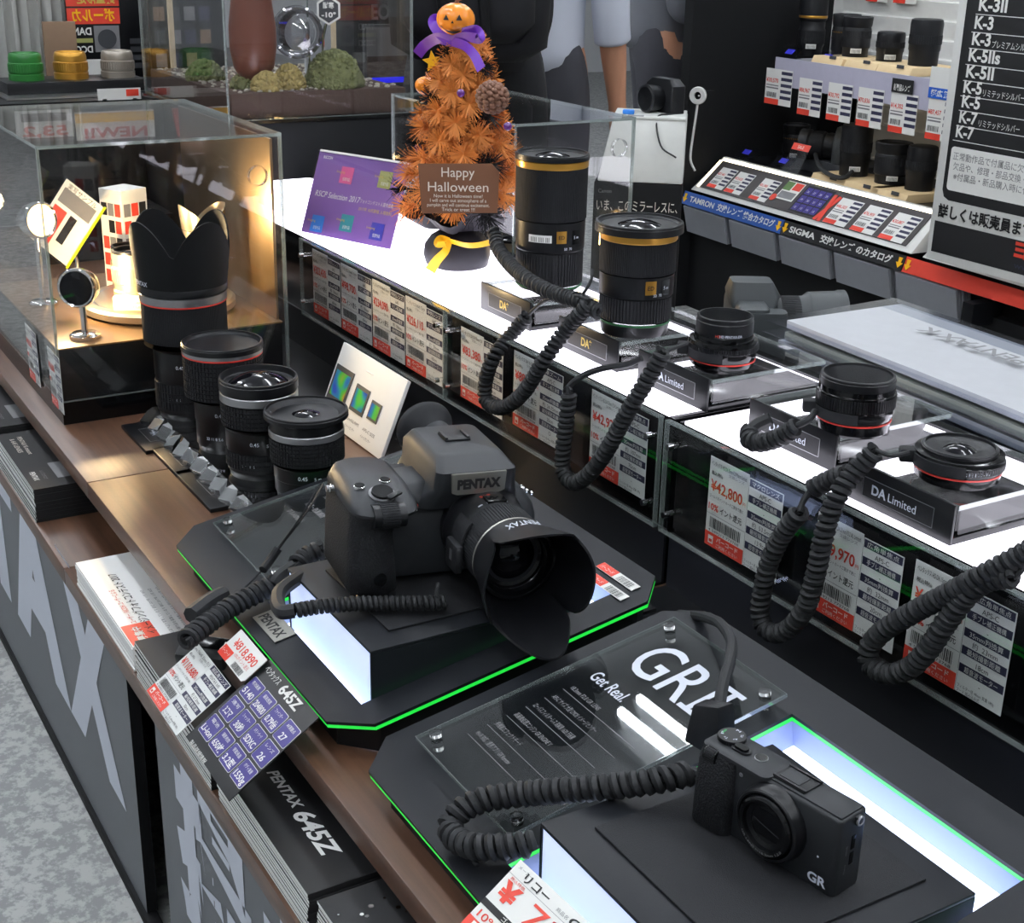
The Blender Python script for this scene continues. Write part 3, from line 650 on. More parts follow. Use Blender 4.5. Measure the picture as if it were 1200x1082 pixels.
# ================================================================ the large camera
q = on_tray(455, 640)
CM = T_(-.986, .4983, .0818) @ RZ(81.5) @ RY(2.5)
mc = thing('medium_format_camera', 'large black camera with petal hood on the lit tray', 'camera', CM)
g = G()
def rr_(x0, x1, y0, y1, z, r, n=4):
    out = []
    for cx, cy, a in ((x1 - r, y1 - r, 0), (x0 + r, y1 - r, 90), (x0 + r, y0 + r, 180), (x1 - r, y0 + r, 270)):
        for i in range(n + 1): t_ = radians(a + 90 * i / n); out.append(V((cx + r * cos(t_), cy + r * sin(t_), z)))
    return out
g.loft([rr_(-.05, .092, -.026, .046, z, .008) for z in (0, .001)] + [rr_(-.05, .0935, -.028, .047, z, .010) for z in (.002, .05)] + [rr_(-.048, .092, -.026, .046, .060, .012), rr_(-.044, .084, -.022, .044, .074, .014), rr_(-.04, .070, -.016, .038, .086, .014)], 'camera_metal')
part(g, 'body', mc, sharp=50)
g = G()
g.loft([rr_(-.086, -.050, -.056, .036, 0, .014), rr_(-.088, -.047, -.061, .038, .004, .0175), rr_(-.0885, -.050, -.064, .036, .03, .018), rr_(-.088, -.052, -.060, .036, .058, .0165), rr_(-.087, -.049, -.060, .036, .074, .0165), rr_(-.087, -.040, -.065, .036, .081, .018)], 'grip_rubber')
gp = part(g, 'grip', mc, 'textured rubber hand grip', sharp=60)
q = G(); q.lathe([(.0052, 0), (.005, .0006), (0, .0006)], 'black_gloss', T_(-.066, -.0630, .020) @ RX(90) @ SX(1, 1.3, 1), 24); part(q, 'grip_window', gp)
g = G()
g.loft([rr_(-.087, -.034, -.065, .036, .081, .018), rr_(-.0875, -.033, -.066, .037, .084, .019), rr_(-.086, -.034, -.060, .037, .089, .019), rr_(-.082, -.036, -.040, .036, .0955, .016), rr_(-.078, -.040, -.020, .034, .0975, .014)], 'camera_metal')
part(g, 'grip_top', mc, sharp=50)
K = T_(-.061, -.044, .0955) @ RX(18)
g = G(K); g.lathe([(.0105, -.004), (.0105, .0006), (.0085, .0010)], 'silver_ring', n=28); g.cyl(.0085, 0, .0035, 'black_matte', n=24); g.box((.004, -.009, .003), (.014, .005, .003), 'black_satin', RZ(30), r=.001); part(g, 'power_switch', mc, 'round shutter button with silver ring')
for x, y in ((-.075, -.030), (-.052, -.022)):
    g = G(T_(x, y, .0975) @ RX(6)); g.cyl(.0038, -.002, .0022, 'black_gloss', n=18); g.lathe([(.0046, -.002), (.0046, .001), (.004, .0014)], 'chrome', n=18); part(g, 'top_button', mc)
g = G(); g.cyl(.011, -.013, .013, 'black_satin', T_(-.060, -.0575, .0805) @ RY(90), 24); g.ribbed(.011, -.008, .008, 30, .0007, 'rubber', T_(-.060, -.0575, .0805) @ RY(90)); part(g, 'front_dial', mc)
g = G()    # prism housing with the scooped shoulder
g.loft([rr_(-.010, .082, -.032, .052, .078, .016), rr_(-.002, .078, -.036, .054, .090, .012), rr_(.004, .074, -.040, .055, .098, .008), rr_(.005, .073, -.040, .055, .1165, .007), rr_(.011, .068, -.020, .052, .1245, .006), rr_(.013, .066, -.016, .050, .126, .006)], 'camera_metal')
pr_ = part(g, 'prism_housing', mc, sharp=45)
g = G(); PM = T_(.0395, -.0405, .1055) @ FACE
g.prism([(-.0235, .0105), (-.0225, -.0085), (-.018, -.0105), (.018, -.0105), (.0225, -.0085), (.0235, .0105)][::-1], -.001, .0012, 'silver_plate', PM, r=.0004)
g.text('PENTAX', .0125, 'ink_black', PM @ T_(0, -.0043, .0014), w=.037, bold=.06); part(g, 'maker_plate', pr_, 'silver plate with black lettering')
g = G(); g.box((.0395, .020, .127), (.022, .020, .0022), 'black_plastic', r=.0006)
for x in (.030, .049): g.box((x, .020, .1288), (.0025, .018, .0022), 'black_satin', r=.0004)
part(g, 'hot_shoe', pr_)
g = G(T_(-.046, -.022, .078)); g.loft([rr_(-.010, .052, -.004, .050, -.004, .008), rr_(-.004, .052, -.004, .048, .006, .010), rr_(.010, .054, .004, .046, .0135, .010), rr_(.030, .056, .010, .044, .018, .008)], 'camera_metal'); part(g, 'shoulder', mc, sharp=60)
g = G(T_(-.020, -.0285, .0745) @ RX(80)); g.cyl(.0058, 0, .006, 'black_gloss', n=20); g.box((0, .0, .0065), (.010, .004, .003), 'ink_red', r=.0008); g.box((0, -.0045, .006), (.009, .003, .003), 'chrome', r=.0006); part(g, 'shutter_lever', mc, 'small lever with red mark')
g = G(T_(.072, .034, .084)); g.cyl(.0115, 0, .012, 'black_satin', n=30); g.ribbed(.0115, .002, .010, 40, .0007, 'rubber'); part(g, 'mode_dial', mc, 'knurled dial')
g = G(T_(.036, .055, .098)); g.cyl(.015, -.012, .020, 'camera_metal', RX(-90), 32); part(g, 'eyepiece', mc)
g = G(T_(.033, .080, .100) @ RX(-90) @ RY(-14)); g.lathe([(.012, -.010), (.014, -.006), (.022, .0), (.0265, .004), (.028, .008), (.027, .011), (.023, .0105), (.018, .006), (.014, .002), (.0, .001)], 'rubber', n=44); part(g, 'eyecup', mc, 'round soft rubber eyecup', sharp=70)
for x, y, z in ((-.0765, .0, .084), (.094, .012, .060)):
    g = G(T_(x, y, z)); g.tube([(.004 * cos(a * pi / 8), 0, .004 * sin(a * pi / 8)) for a in range(17)], .0009, 'chrome', RZ(70), 6); g.cyl(.003, -.004, .002, 'silver_ring', RY(90), 14); part(g, 'strap_lug', mc)
g = G()
for i, (x, z) in enumerate(((.071, .070), (.074, .066), (.077, .061))): g.cyl(.0022, 0, .0012, 'chrome', T_(.0925, -.010 + i * .010, .066 - i * .002) @ RY(90), 12)
part(g, 'side_screw', mc)
for o in [o for o in mc.children]:
    nm_ = o.name.split('.')[0]
    sh = -.0062 if nm_ in ('prism_housing', 'mode_dial') else .013 if nm_ in ('grip', 'grip_top', 'power_switch', 'top_button', 'front_dial') else 0
    dz = -.009 if nm_ in ('prism_housing', 'mode_dial') else -.006 if nm_ == 'shoulder' else 0
    for q_ in [o] + list(o.children): q_.data.transform(SX(1.046, 1.046, .89) @ T_(sh, 0, dz))
# lens of the large camera, pointing along -y
LM = T_(.0440, -.034, .0430) @ RX(90) @ SX(.78, .78, 1.34)
ln = thing('attached_lens', '', '', LM); ln.parent = mc; ln.matrix_local = LM
for k_ in ('label', 'category'):
    del ln[k_]
def lpart(g, n, lb=None): return part(g, n, ln, lb)
g = G(); g.lathe([(.047, -.004), (.047, .002), (.0445, .005), (.0435, .012), (.0425, .018), (.0425, .026)], 'black_satin', n=64); 
badge(g, .0437, .012, 100, .02, .005, None, '645', 'ink_red', .004, .012); badge(g, .0427, .021, 96, .03, .005, None, '0.5  0.7  1  ∞', 'letter_white', .0035, .034)
g.box((0, .0425, .0175), (.022, .004, .010), 'black_gloss', r=.001); lpart(g, 'lens_barrel')
g = G(); g.ribbed(.0425, .026, .050, 84, .0010, 'rubber', rows=1, gap=.04); lpart(g, 'focus_ring', 'ribbed rubber ring')
g = G(); g.lathe([(.0435, .0495), (.0442, .050), (.0442, .0509), (.0435, .0514)], 'silver_plate', n=64); lpart(g, 'pale_line', 'thin pale metal line')
g = G(); N = 96; outs = []
for j in range(8):
    q = j / 7; ring = []
    for i in range(N):
        a = 2 * pi * i / N; c2 = abs(cos(a)); top = .080 + (.014 + .024 * max(0, -sin(a)) ** 2 + .006 * max(0, sin(a)) ** 2) * abs(cos(2 * a)) ** .55
        R = .0445 + .0165 * q ** 1.15; ring.append(V((R * cos(a), R * sin(a), .052 + (top - .052) * q)))
    outs.append(ring)
inn = [[V((p.x * .962, p.y * .962, p.z - .0002)) for p in r] for r in outs]
g.loft(outs + inn[::-1], 'black_satin', caps=False)
badge(g, .0500, .0665, 93, .02, .01, None, 'PENTAX', 'letter_white', .0085, .036)
g.box((0, -.0560, .098), (.016, .0012, .004), 'black_gloss', RX(0)); part(g, 'petal_hood', ln, 'wide black petal shaped hood', sharp=50)
g = G(); g.lathe([(.045, .054), (.042, .060), (.0405, .0585), (.0385, .0585), (.036, .055), (.033, .0535), (.0325, .051), (.029, .050)], 'black_gloss', n=64); lpart(g, 'inner_baffle')
g = G(); g.lathe([(.031 * q, .047 + .009 * (1 - q * q)) for q in (1, .85, .7, .5, .3, .12, 0)], 'front_glass', n=48); lpart(g, 'front_glass')
g = G(); g.lathe([(.0445, .016), (.047, .016), (.047, .034), (.0445, .034)], 'rubber', a0=radians(140), a1=radians(205), n=18); g.box((-.049, -.010, .027), (.009, .032, .020), 'rubber', r=.003); g.box((-.0535, -.008, .028), (.001, .012, .004), 'silver_ring'); lpart(g, 'security_clip', 'rubber security clip')
# ================================================================ the compact camera
GM = T_(-.5254, .5061, .0778) @ RZ(9.6) @ SX(.92)
gc = thing('compact_camera', 'small black compact camera standing on the rubber mat', 'camera', GM)
g = G(); W2 = .0575
g.loft([rr_(-.030, W2, -.011, .0165, z, .004) for z in (0, .0008)] + [rr_(-.030, W2 + .0003, -.0115, .017, z, .0042) for z in (.0016, .054)] + [rr_(-.030, W2, -.011, .0165, .0555, .004), rr_(-.030, W2 - .001, -.010, .0155, .0565, .004)], 'camera_metal'); part(g, 'body', gc, sharp=50)
g = G(); g.loft([rr_(-.0585, -.026, -.019, .0165, 0, .009), rr_(-.0595, -.026, -.020, .017, .0015, .010), rr_(-.0595, -.026, -.0195, .017, .030, .010), rr_(-.0590, -.026, -.017, .0165, .050, .009), rr_(-.0575, -.026, -.014, .0155, .0565, .008)], 'grip_rubber'); part(g, 'grip', gc, 'rubber hand grip', sharp=60)
g = G(); g.loft([rr_(-.0575, .0, -.014, .0155, .0565, .006), rr_(-.0572, .0, -.0138, .0153, .0585, .006), rr_(-.055, -.002, -.012, .0140, .0595, .005)], 'camera_metal')
g.box((.028, .0025, .0571), (.056, .022, .0012), 'camera_metal', r=.0004); part(g, 'top_plate', gc, sharp=50)
g = G(T_(-.0455, .0045, .0594)); g.cyl(.0095, 0, .0030, 'black_satin', n=32); g.ribbed(.0095, .0003, .0026, 36, .0004, 'black_satin')
for i, s in enumerate('M TAV Av Tv P'.split()): g.text(s, .0028, 'letter_white', RZ(-60 * i) @ T_(0, .0055, .0032), w=.0034)
g.text('auto', .003, 'edge_green_dim', RZ(100) @ T_(0, .0055, .0032), w=.005); part(g, 'mode_dial', gc, 'mode dial with white marks')
g = G(T_(-.032, -.001, .0592)); g.prism(rr2 := [(p.x, p.y) for p in rr_(-.0075, .0075, -.0042, .0042, 0, .004)], 0, .0016, 'black_satin'); g.prism([(x * .7, y * .7) for x, y in rr2], .0016, .0032, 'black_gloss'); part(g, 'shutter_button', gc)
g = G(T_(-.046, -.0125, .0535) @ RX(30)); g.cyl(.0055, -.005, .005, 'black_gloss', RY(90), 24); g.ribbed(.0055, -.004, .004, 20, .0005, 'rubber', RY(90)); part(g, 'front_dial', gc)
g = G(T_(-.0175, .002, .0592)); g.cyl(.0042, 0, .0012, 'black_gloss', n=24); g.lathe([(.0046, 0), (.0046, .0009), (.0042, .001)], 'silver_ring', n=24); part(g, 'power_button', gc)
g = G(T_(.012, .003, .0577)); g.box((0, 0, .0006), (.026, .019, .0012), 'black_plastic', r=.0003); g.box((-.002, .0, .0014), (.016, .012, .0006), 'camera_metal'); g.box((0, .0082, .0016), (.026, .002, .0012), 'black_satin', r=.0003); g.box((0, -.0082, .0016), (.026, .002, .0012), 'black_satin', r=.0003); part(g, 'hot_shoe', gc)
g = G(); g.text('RICOH', .003, 'ink_grey', T_(-.008, .0045, .0584), w=.007); g.text('GR', .0095, 'letter_white', T_(.0455, -.0118, .0045) @ FACE, w=.0145, bold=.03); part(g, 'lettering', gc, 'white GR lettering'); g = G(); g.ball((.044, -.0114, .024), .0008, 'letter_white'); part(g, 'indicator_dot', gc); g = G(); g.lathe([(.0016, 0), (.0012, .0006), (0, .0007)], 'silver_ring', T_(-.022, -.0118, .050) @ RX(90), 14); part(g, 'focus_lamp', gc)
GL = T_(.008, -.0115, .0305) @ RX(90)
g = G(GL); g.lathe([(.0262, -.002), (.0262, .003), (.0255, .0045), (.0248, .0085), (.0238, .0095), (.0225, .0095)], 'black_satin', n=64); lr = part(g, 'lens_ring', gc, 'raised lens ring')
g = G(GL); g.lathe([(.0225, .0095), (.0215, .0085), (.0205, .011), (.019, .0118), (.0172, .0112), (.0162, .0085), (.013, .0075)], 'black_gloss', n=56)
tv, tf = text_mesh('GR LENS f=18.3mm 1:2.8', 0); x1 = max(v.x for v in tv); pts = []
for v in tv:
    a = radians(-150) + v.x / x1 * radians(120); R = .0183 + (.0022 * (.5 - v.y)); pts.append((R * cos(a), R * sin(a), .01205))
g.add(pts, tf, 'ink_grey'); part(g, 'lens_barrel', gc)
g = G(GL); g.quad(-.0125, -.0100, .0125, .0100, 'black_gloss', z=.0072); g.lathe([(.0140, .0069), (0, .0069)], 'black_matte', n=40); g.box((0, -.002, .0074), (.022, .0004, .0004), 'camera_metal', RZ(-14)); part(g, 'lens_cover', gc, 'closed lens cover blades')
g = G(T_(W2 + .0004, .004, 0)); g.box((0, 0, .024), (.0008, .004, .009), 'black_gloss', r=.0003); g.box((0, 0, .036), (.0008, .004, .010), 'black_gloss', r=.0003); g.text('MOVIE', .0025, 'ink_grey', T_(.0006, -.0065, .033) @ RZ(90) @ FACE @ RZ(90), w=.007); g.text('Macro', .0025, 'ink_grey', T_(.0006, -.0065, .019) @ RZ(90) @ FACE @ RZ(90), w=.007); part(g, 'side_button', gc)
g = G(T_(W2 + .0025, .006, .052)); g.tube([(.0028 * cos(a * pi / 8), .0, .0028 * sin(a * pi / 8)) for a in range(17)], .0009, 'silver_ring', RZ(90), 6); g.box((-.0015, 0, 0), (.004, .006, .006), 'camera_metal', r=.001); part(g, 'strap_lug', gc)
# ================================================================ coiled security cords
CR, CW = .0088, .0030
def P_(lst): return [at(u, v, y=y) for u, v, y in lst]
def cord(name, label, coils, wires=(), M=None, group='coiled security cords', R=CR, r=CW):
    t = thing(name, label, 'security cord', coils[0][0], group); I = t.matrix_world.inverted()
    for c in coils: g = G(I); coil(g, c, R, r); part(g, 'coil', t)
    for w_, rr in wires: g = G(I); g.tube(smooth(w_, 6), rr, 'cord_rubber', n=8); part(g, 'wire', t)
    return t
cord('coiled_cord', 'coiled cord looping past the first gold DA name plate over the 83,380 yen card',
     [P_(((579, 272, .812), (585, 293, .803), (606, 318, .782), (640, 340, .770), (678, 353, .768), (702, 366, .772))),
      P_(((618, 371, .772), (600, 391, .760), (578, 420, .735), (569, 448, .733), (570, 470, .733), (588, 478, .733), (612, 462, .735), (636, 425, .737), (662, 388, .757), (690, 357, .766)))],
     [(P_(((690, 352, .766), (672, 347, .764), (640, 352, .766), (620, 368, .772))), .002), (P_(((680, 350, .77), (692, 330, .78), (694, 316, .800))), .0016)])
cord('coiled_cord', 'coiled cord hanging in a long loop over the card left of the panel joint',
     [P_(((778, 412, .755), (758, 446, .745), (735, 484, .735), (711, 528, .731), (690, 556, .731), (672, 566, .731), (660, 552, .731), (660, 525, .731), (664, 490, .732), (667, 462, .733)))],
     [(P_(((667, 462, .733), (668, 452, .735), (684, 440, .745), (706, 432, .756), (735, 427, .768), (752, 420, .776))), .0032), (P_(((665, 466, .733), (661, 459, .733), (665, 453, .733), (670, 458, .733))), .0016), (P_(((776, 414, .76), (790, 408, .775), (806, 402, .790))), .0018)])
cord('coiled_cord', 'short coiled cord curling over the logo of the chunky macro lens stand',
     [P_(((934, 500, .772), (915, 512, .768), (893, 519, .763), (879, 516, .761), (878, 505, .770)))],
     [(P_(((934, 499, .772), (948, 492, .778), (955, 482, .790))), .003), (P_(((878, 506, .770), (888, 498, .778), (903, 491, .786))), .006)])
cord('coiled_cord', 'coiled cord hanging between the 42,800 yen card and the pancake lens stand',
     [P_(((1027, 528, .762), (1003, 551, .752), (980, 584, .738), (966, 625, .731), (957, 668, .730), (944, 712, .729), (922, 739, .729), (902, 741, .729), (891, 724, .729), (893, 695, .729), (903, 655, .730), (920, 622, .731), (938, 600, .732))),
      P_(((952, 573, .744), (970, 564, .748), (992, 556, .75)))],
     [(P_(((938, 600, .732), (941, 588, .736), (951, 574, .744))), .0026), (P_(((1027, 528, .762), (1045, 534, .765), (1066, 530, .775))), .0019)])
cord('coiled_cord', 'thick coiled cord looping at the right over the 18cm card',
     [P_(((1225, 636, .745), (1190, 655, .740), (1150, 676, .732), (1110, 697, .729), (1070, 718, .728), (1036, 739, .727), (1020, 757, .727), (1019, 778, .727), (1038, 790, .727), (1062, 785, .728), (1085, 765, .728), (1110, 728, .729), (1135, 696, .731), (1158, 680, .735), (1190, 676, .738)))],
     [(P_(((1190, 676, .738), (1200, 664, .742), (1212, 650, .748))), .0025)])
def Q_(lst): return [TRAY @ on_tray(u, v, h) for u, v, h in lst]
cord('coiled_cord', 'coiled cord curving over the clear GR II plate to the compact camera',
     [Q_(((808, 906, .040), (775, 914, .042), (725, 921, .038), (670, 926, .033), (610, 931, .025), (565, 938, .024), (538, 952, .020), (527, 970, .014), (538, 986, .014), (562, 993, .017), (600, 992, .018), (626, 989, .018)))],
     [(Q_(((806, 906, .040), (815, 905, .042), (832, 912, .044))), .0035), (Q_(((626, 989, .018), (620, 994, .01), (560, 1006, .006), (560, 1015, .004))), .0018)], R=.0092, r=.0032)
cord('coiled_cord', 'coiled cord lying across the lit plinth to the large camera',
     [[at(u, v, z=z) for u, v, z in ((522, 706, .088), (490, 707, .088), (450, 707, .087), (410, 708, .087), (375, 711, .087), (345, 716, .087))]],
     [([at(u, v, z=z) for u, v, z in ((345, 716, .087), (330, 717, .086), (325, 706, .084), (328, 694, .081), (340, 684, .077), (352, 676, .070))], .0062),
      ([at(u, v, z=z) for u, v, z in ((522, 706, .088), (512, 698, .095), (513, 684, .100))], .0016)], R=.0068, r=.0022)
cord('coiled_cord', 'thick bundled cord reaching over the front edge of the large camera tray',
     [Q_(((216, 752, .016), (240, 733, .015), (270, 712, .014), (300, 696, .014), (322, 685, .016))), Q_(((345, 664, .022), (360, 652, .024), (378, 644, .026)))],
     [(Q_(((322, 685, .016), (328, 676, .02), (345, 664, .022))), .0065), (Q_(((224, 722, .022), (245, 706, .02), (262, 697, .016))), .008)], R=.0100, r=.0032)
g = G(); g.tube(smooth(Q_(((262, 705, .012), (285, 690, .014), (310, 665, .018), (322, 650, .024), (328, 640, .03), (350, 610, .06), (376, 566, .085))), 6), .0011, 'cord_rubber', n=6)
g.tube(smooth(Q_(((318, 655, .022), (332, 636, .034), (360, 600, .07), (379, 568, .085))), 6), .0009, 'cord_rubber', n=6); g.tube(smooth(Q_(((308, 668, .02), (317, 656, .023), (326, 643, .03))), 4), .004, 'rubber', n=10)
solo(g, 'lanyard', 'thin black lanyard running up to the strap lug of the large camera', 'lanyard')
# cable and sensor head on the compact camera
t = thing('sensor_cable', 'smooth black cable rising in an arc behind the compact camera', 'cable', at(835, 850, y=.535)); I = t.matrix_world.inverted()
g = G(I); g.tube(smooth(P_(((842, 842, .535), (846, 808, .552), (855, 775, .575), (857, 752, .600), (846, 733, .622), (834, 726, .632), (819, 722, .644), (806, 721, .664), (797, 720, .69))), 8), .0042, 'cord_rubber', n=10); part(g, 'cable', t)
g = G(I @ Mx.Translation(at(838, 855, y=.532) + V((0, 0, .008))) @ RZ(9.6)); g.hexa([(-.022, -.006, -.026), (.010, -.006, -.026), (.012, .012, -.026), (-.022, .012, -.026), (-.018, -.004, .004), (.004, -.004, .012), (.006, .010, .012), (-.018, .010, .004)], 'black_plastic', r=.002); part(g, 'sensor_head', t, 'angular black sensor head')
# clamp holding the tags
t = thing('cable_clamp', 'black cable clamp with a small white label over the tags', 'clamp', at(240, 775, y=.32)); CL = t.matrix_world.inverted() @ Mx.Translation(at(240, 770, y=.325)) @ RZ(48) @ RX(18)
g = G(CL); g.box((0, 0, .004), (.046, .024, .016), 'black_plastic', r=.004); part(g, 'body', t)
g = G(CL); g.box((.004, .006, .0125), (.036, .013, .002), 'black_gloss', r=.0008); part(g, 'lever', t)
g = G(CL); g.box((.030, .002, .014), (.022, .010, .001), 'card_white'); g.text('CE 645', .005, 'ink_black', T_(.030, .0, .0146), w=.016); part(g, 'label', t, 'small white label')
g = G(CL); g.tube([(.018, 0, .010), (.04, .0, .014), (.060, -.002, .016)], .004, 'cord_rubber', n=10); part(g, 'cable', t)
# ================================================================ tags and cards at the trays
SL = math.degrees(math.atan2(.050, .073))
CP = T_(-.960, .2765, -.0135) @ RX(SL)
g = G(); g.box((.0505, .043, -.0004), (.101, .090, .0008), 'black_satin')
g.text('ペンタックス', .0072, 'card_white', T_(.006, .079, .0001), 'L', w=.028); g.text('645Z', .0125, 'card_white', T_(.040, .0765, .0001), 'L', w=.036, bold=.03)
tiles = (('有効画素', '5140'), ('最高感度', '204800'), ('ファインダー', '0.79倍'), ('AF測距点', '27'), ('連写', '3コマ'), ('シャッター', '30秒'), ('メモリーカード', 'SDXC'), ('レンズ', '26'), ('電池', 'Li-ion'), ('撮影枚数', '650枚'), ('背面液晶', '3.2型'), ('ボディ重量', '1550g'))
for i, (a_, b_) in enumerate(tiles):
    x, y = .004 + (i % 4) * .0245, .0525 - (i // 4) * .0215
    g.prism([(p.x + x + .0112, p.y + y + .009) for p in rr_(-.0112, .0112, -.0095, .0095, 0, .002)], 0, .0003, 'card_white'); g.prism([(p.x + x + .0112, p.y + y + .009) for p in rr_(-.0108, .0108, -.0091, .0091, 0, .0018)], .0002, .0005, 'ink_purple')
    g.text(a_, .0038, 'card_white', T_(x + .0112, y + .0125, .0003), w=.014); g.text(b_, .0078, 'card_white', T_(x + .0112, y + .0025, .0003), w=.0045 * min(4, len(b_)) if len(b_) < 6 else .019, bold=.02)
g.text('製品詳細情報', .004, 'card_white', T_(.010, .0022 - .0040, .0001), 'L', w=.035)
solo(g, 'specification_card', 'black specification card with purple tiles headed 645Z hanging over the tray edge', 'card', M=CP)
g = G(); price_side(g, .040, .058, T_(0, 0) , 'smc FA645 35mm F3.5', '¥110,680', seed=31); spec_side(g, .040, .058, T_(.0405, 0), '超広角レンズ', ('PENTAX 645', '-', '約 27.5mm', '30cm', '-'))
solo(g, 'price_card', 'price card reading 110,680 yen sloping over the front of the big camera tray', 'price card', M=T_(-1.047, .2690, -.0155) @ RX(SL) @ RZ(0))
g = G(); g.prism([(0, .003), (.003, 0), (.057, 0), (.060, .003), (.060, .027), (0, .027)], 0, .0006, 'card_white'); g.quad(.001, .0, .020, .010, 'red', z=.0008); g.text('バーコード', .004, 'card_white', T_(.002, .004, .0006), 'L', w=.016)
g.text('¥818,890', .0105, 'ink_red', T_(.008, .0135, .0003), 'L', w=.046, bold=.02); g.text('10%ポイント還元', .004, 'ink_red', T_(.022, .0085, .0003), 'L', w=.03); barcode(g, .030, .001, .02, .0055, T_(0, 0, .0004), 9)
solo(g, 'price_tag', 'white clipped price tag reading 818,890 yen beside the black 645Z card', 'price tag', M=T_(-1.017, .3235, .0225) @ RX(SL))
p0, p1 = at(607, 1005, y=.374), at(540, 1082, y=.331); PCM = Mx.Translation(p1) @ RZ(4) @ Mx.Rotation(math.atan2(p0.z - p1.z, p0.y - p1.y), 4, 'X'); wd, hd = .170, .084; g = G(SX(.88, (p0 - p1).length / hd, 1)); g.box((.09, .045, -.012), (.03, .012, .024), 'black_satin')
g.box((wd / 2, hd / 2, -.0004), (wd, hd, .0008), 'card_white'); g.quad(0, hd - .0162, wd, hd - .0158, 'ink_grey', z=.0002); g.quad(.0, .0275, wd, .0345, 'ink_black', z=.0002); g.quad(0, 0, .030, .013, 'red', z=.0002); g.quad(.007, .002, .018, .011, 'card_white', z=.0003); g.text('E', .008, 'ink_red', T_(.0125, .003, .0004))
g.text('メーカー', .0045, 'ink_grey', T_(.004, .0765), 'L', w=.016); g.text('リコー', .011, 'ink_black', T_(.014, .0705), 'L', w=.028, bold=.02); g.text('商品名', .0045, 'ink_grey', T_(.052, .0715), 'L', w=.012); g.text('GR II', .0125, 'ink_black', T_(.066, .0695), 'L', w=.034, bold=.015)
g.text('¥', .026, 'ink_red', T_(.004, .0425), 'L', w=.019, bold=.05); g.text('税込特価', .004, 'ink_red', T_(.005, .0635), 'L', w=.016); g.text('73,800', .034, 'ink_red', T_(.036, .0400), 'L', w=.105); g.text('ゴールドポイントカード', .0055, 'card_white', T_(.024, .0290, .0002), 'L', w=.06); g.text('10%(7,380)還元', .011, 'ink_red', T_(.005, .0160), 'L', w=.085, bold=.01)
solo(g, 'price_card', 'large handwritten white price card for the GR II at the tray front', 'price card', M=PCM)
for i, (u, v) in enumerate(((686, 675), (699, 664))):
    p = TRAY @ on_tray(u, v, .0008); g = G(); g.box((.027, .004, .0003), (.054, .0095, .0006), 'card_white'); g.quad(0, -.0006, .024, .0086, 'red', z=.0007); g.text('バーコード', .005, 'card_white', T_(.003, .0015, .0006), 'L', w=.018); barcode(g, .029, 0, .02, .007, T_(0, 0, .0004), 40 + i, n=12)
    solo(g, 'barcode_label', ('red and white barcode label next to the lit recess', 'red and white barcode label nearer the tray back edge')[i], 'label', M=Mx.Translation(p) @ RX(10))
g = G(); g.prism([(0, 0), (.052, 0), (.052, .020), (0, .020)], 0, .0008, 'silver_plate'); g.text('PENTAX', .013, 'ink_black', T_(.0255, .004, .0006), w=.044, bold=.03)
p = TRAY @ on_tray(317, 748, .0004); solo(g, 'maker_badge', 'silver badge reading PENTAX on the tray edge by the light panel', 'badge', M=Mx.Translation(p + V((-.042, .000, .0))) @ RX(10))
# ================================================================ brochures on the ledge
def stack(x0, x1, n, th, cover, label, under, y0=.298, y1=.385, paint=None, edge='white_paper', kind='brochure'):
    gp_ = under
    for i in range(n):
        rr = random.Random(i * 7 + int(-x0 * 100)); z = ZS + .0002 + i * th; top = i == n - 1
        g = G(); dx, dy = (0, 0) if top else (rr.uniform(-.0012, .0012), rr.uniform(-.0008, .0008))
        g.box(((x1 - x0) / 2, (y1 - y0) / 2, th / 2 - .0001), (x1 - x0, y1 - y0, th * .80), edge)
        g.box(((x1 - x0) / 2, (y1 - y0) / 2, th * .93), (x1 - x0 - .0004, y1 - y0, th * .12), cover); g.box(((x1 - x0) / 2, (y1 - y0) / 2, th * .05), (x1 - x0, y1 - y0, th * .08), cover)
        g.box(((x1 - x0) + .0001, (y1 - y0) / 2, th * .5), (.0006, y1 - y0, th * .9), cover)
        if top and paint: paint(g, x1 - x0, y1 - y0, th)
        solo(g, kind, label if top else 'copy lying under the top one among ' + under, kind, gp_, M=T_(x0 + dx, y0 + dy, z))
def paint_black(g, w_, h_, th):
    D = T_(0, 0, th)
    g.text('PENTAX', .009, 'card_white', D @ T_(w_ * .80, .008), 'C', w=.03, bold=.02); g.text('レンズカタログ', .0055, 'ink_grey', D @ T_(w_ * .80, .020), 'C', w=.03)
    g.text('PENTAX K-mount', .0085, 'chalk', D @ T_(w_ * .10, .022), 'L', w=.07); g.text('& 645 LENSES', .0085, 'chalk', D @ T_(w_ * .12, .012), 'L', w=.055)
    g.quad(w_ * .62, .035, w_ * .88, .052, 'ink_grey', z=th + .0002)
def paint_contest(g, w_, h_, th):
    D = T_(w_, 0, th) @ RZ(180) @ T_(0, -h_, 0)
    g.text('イメージングフォトコンテスト 2017', .0115, 'ink_black', D @ T_(.018, h_ - .030), 'L', w=.150, bold=.01); g.text('PENTAX ユーザー / RICOH ユーザーによる', .0075, 'ink_red', D @ T_(.025, h_ - .018), 'L', w=.105)
    for i in range(3): g.text('応募作品を募集しています 締切 2017年 11月 30日', .0042, 'ink_grey', D @ T_(.010, h_ - .044 - i * .008), 'L', w=.105)
    g.quad(w_ - .046, .001, w_ - .001, .030, 'red', z=th + .0002); g.text('募集中', .010, 'card_white', T_(w_ - .008, .017, th + .0003) @ RZ(180), 'L', w=.03, bold=.02)
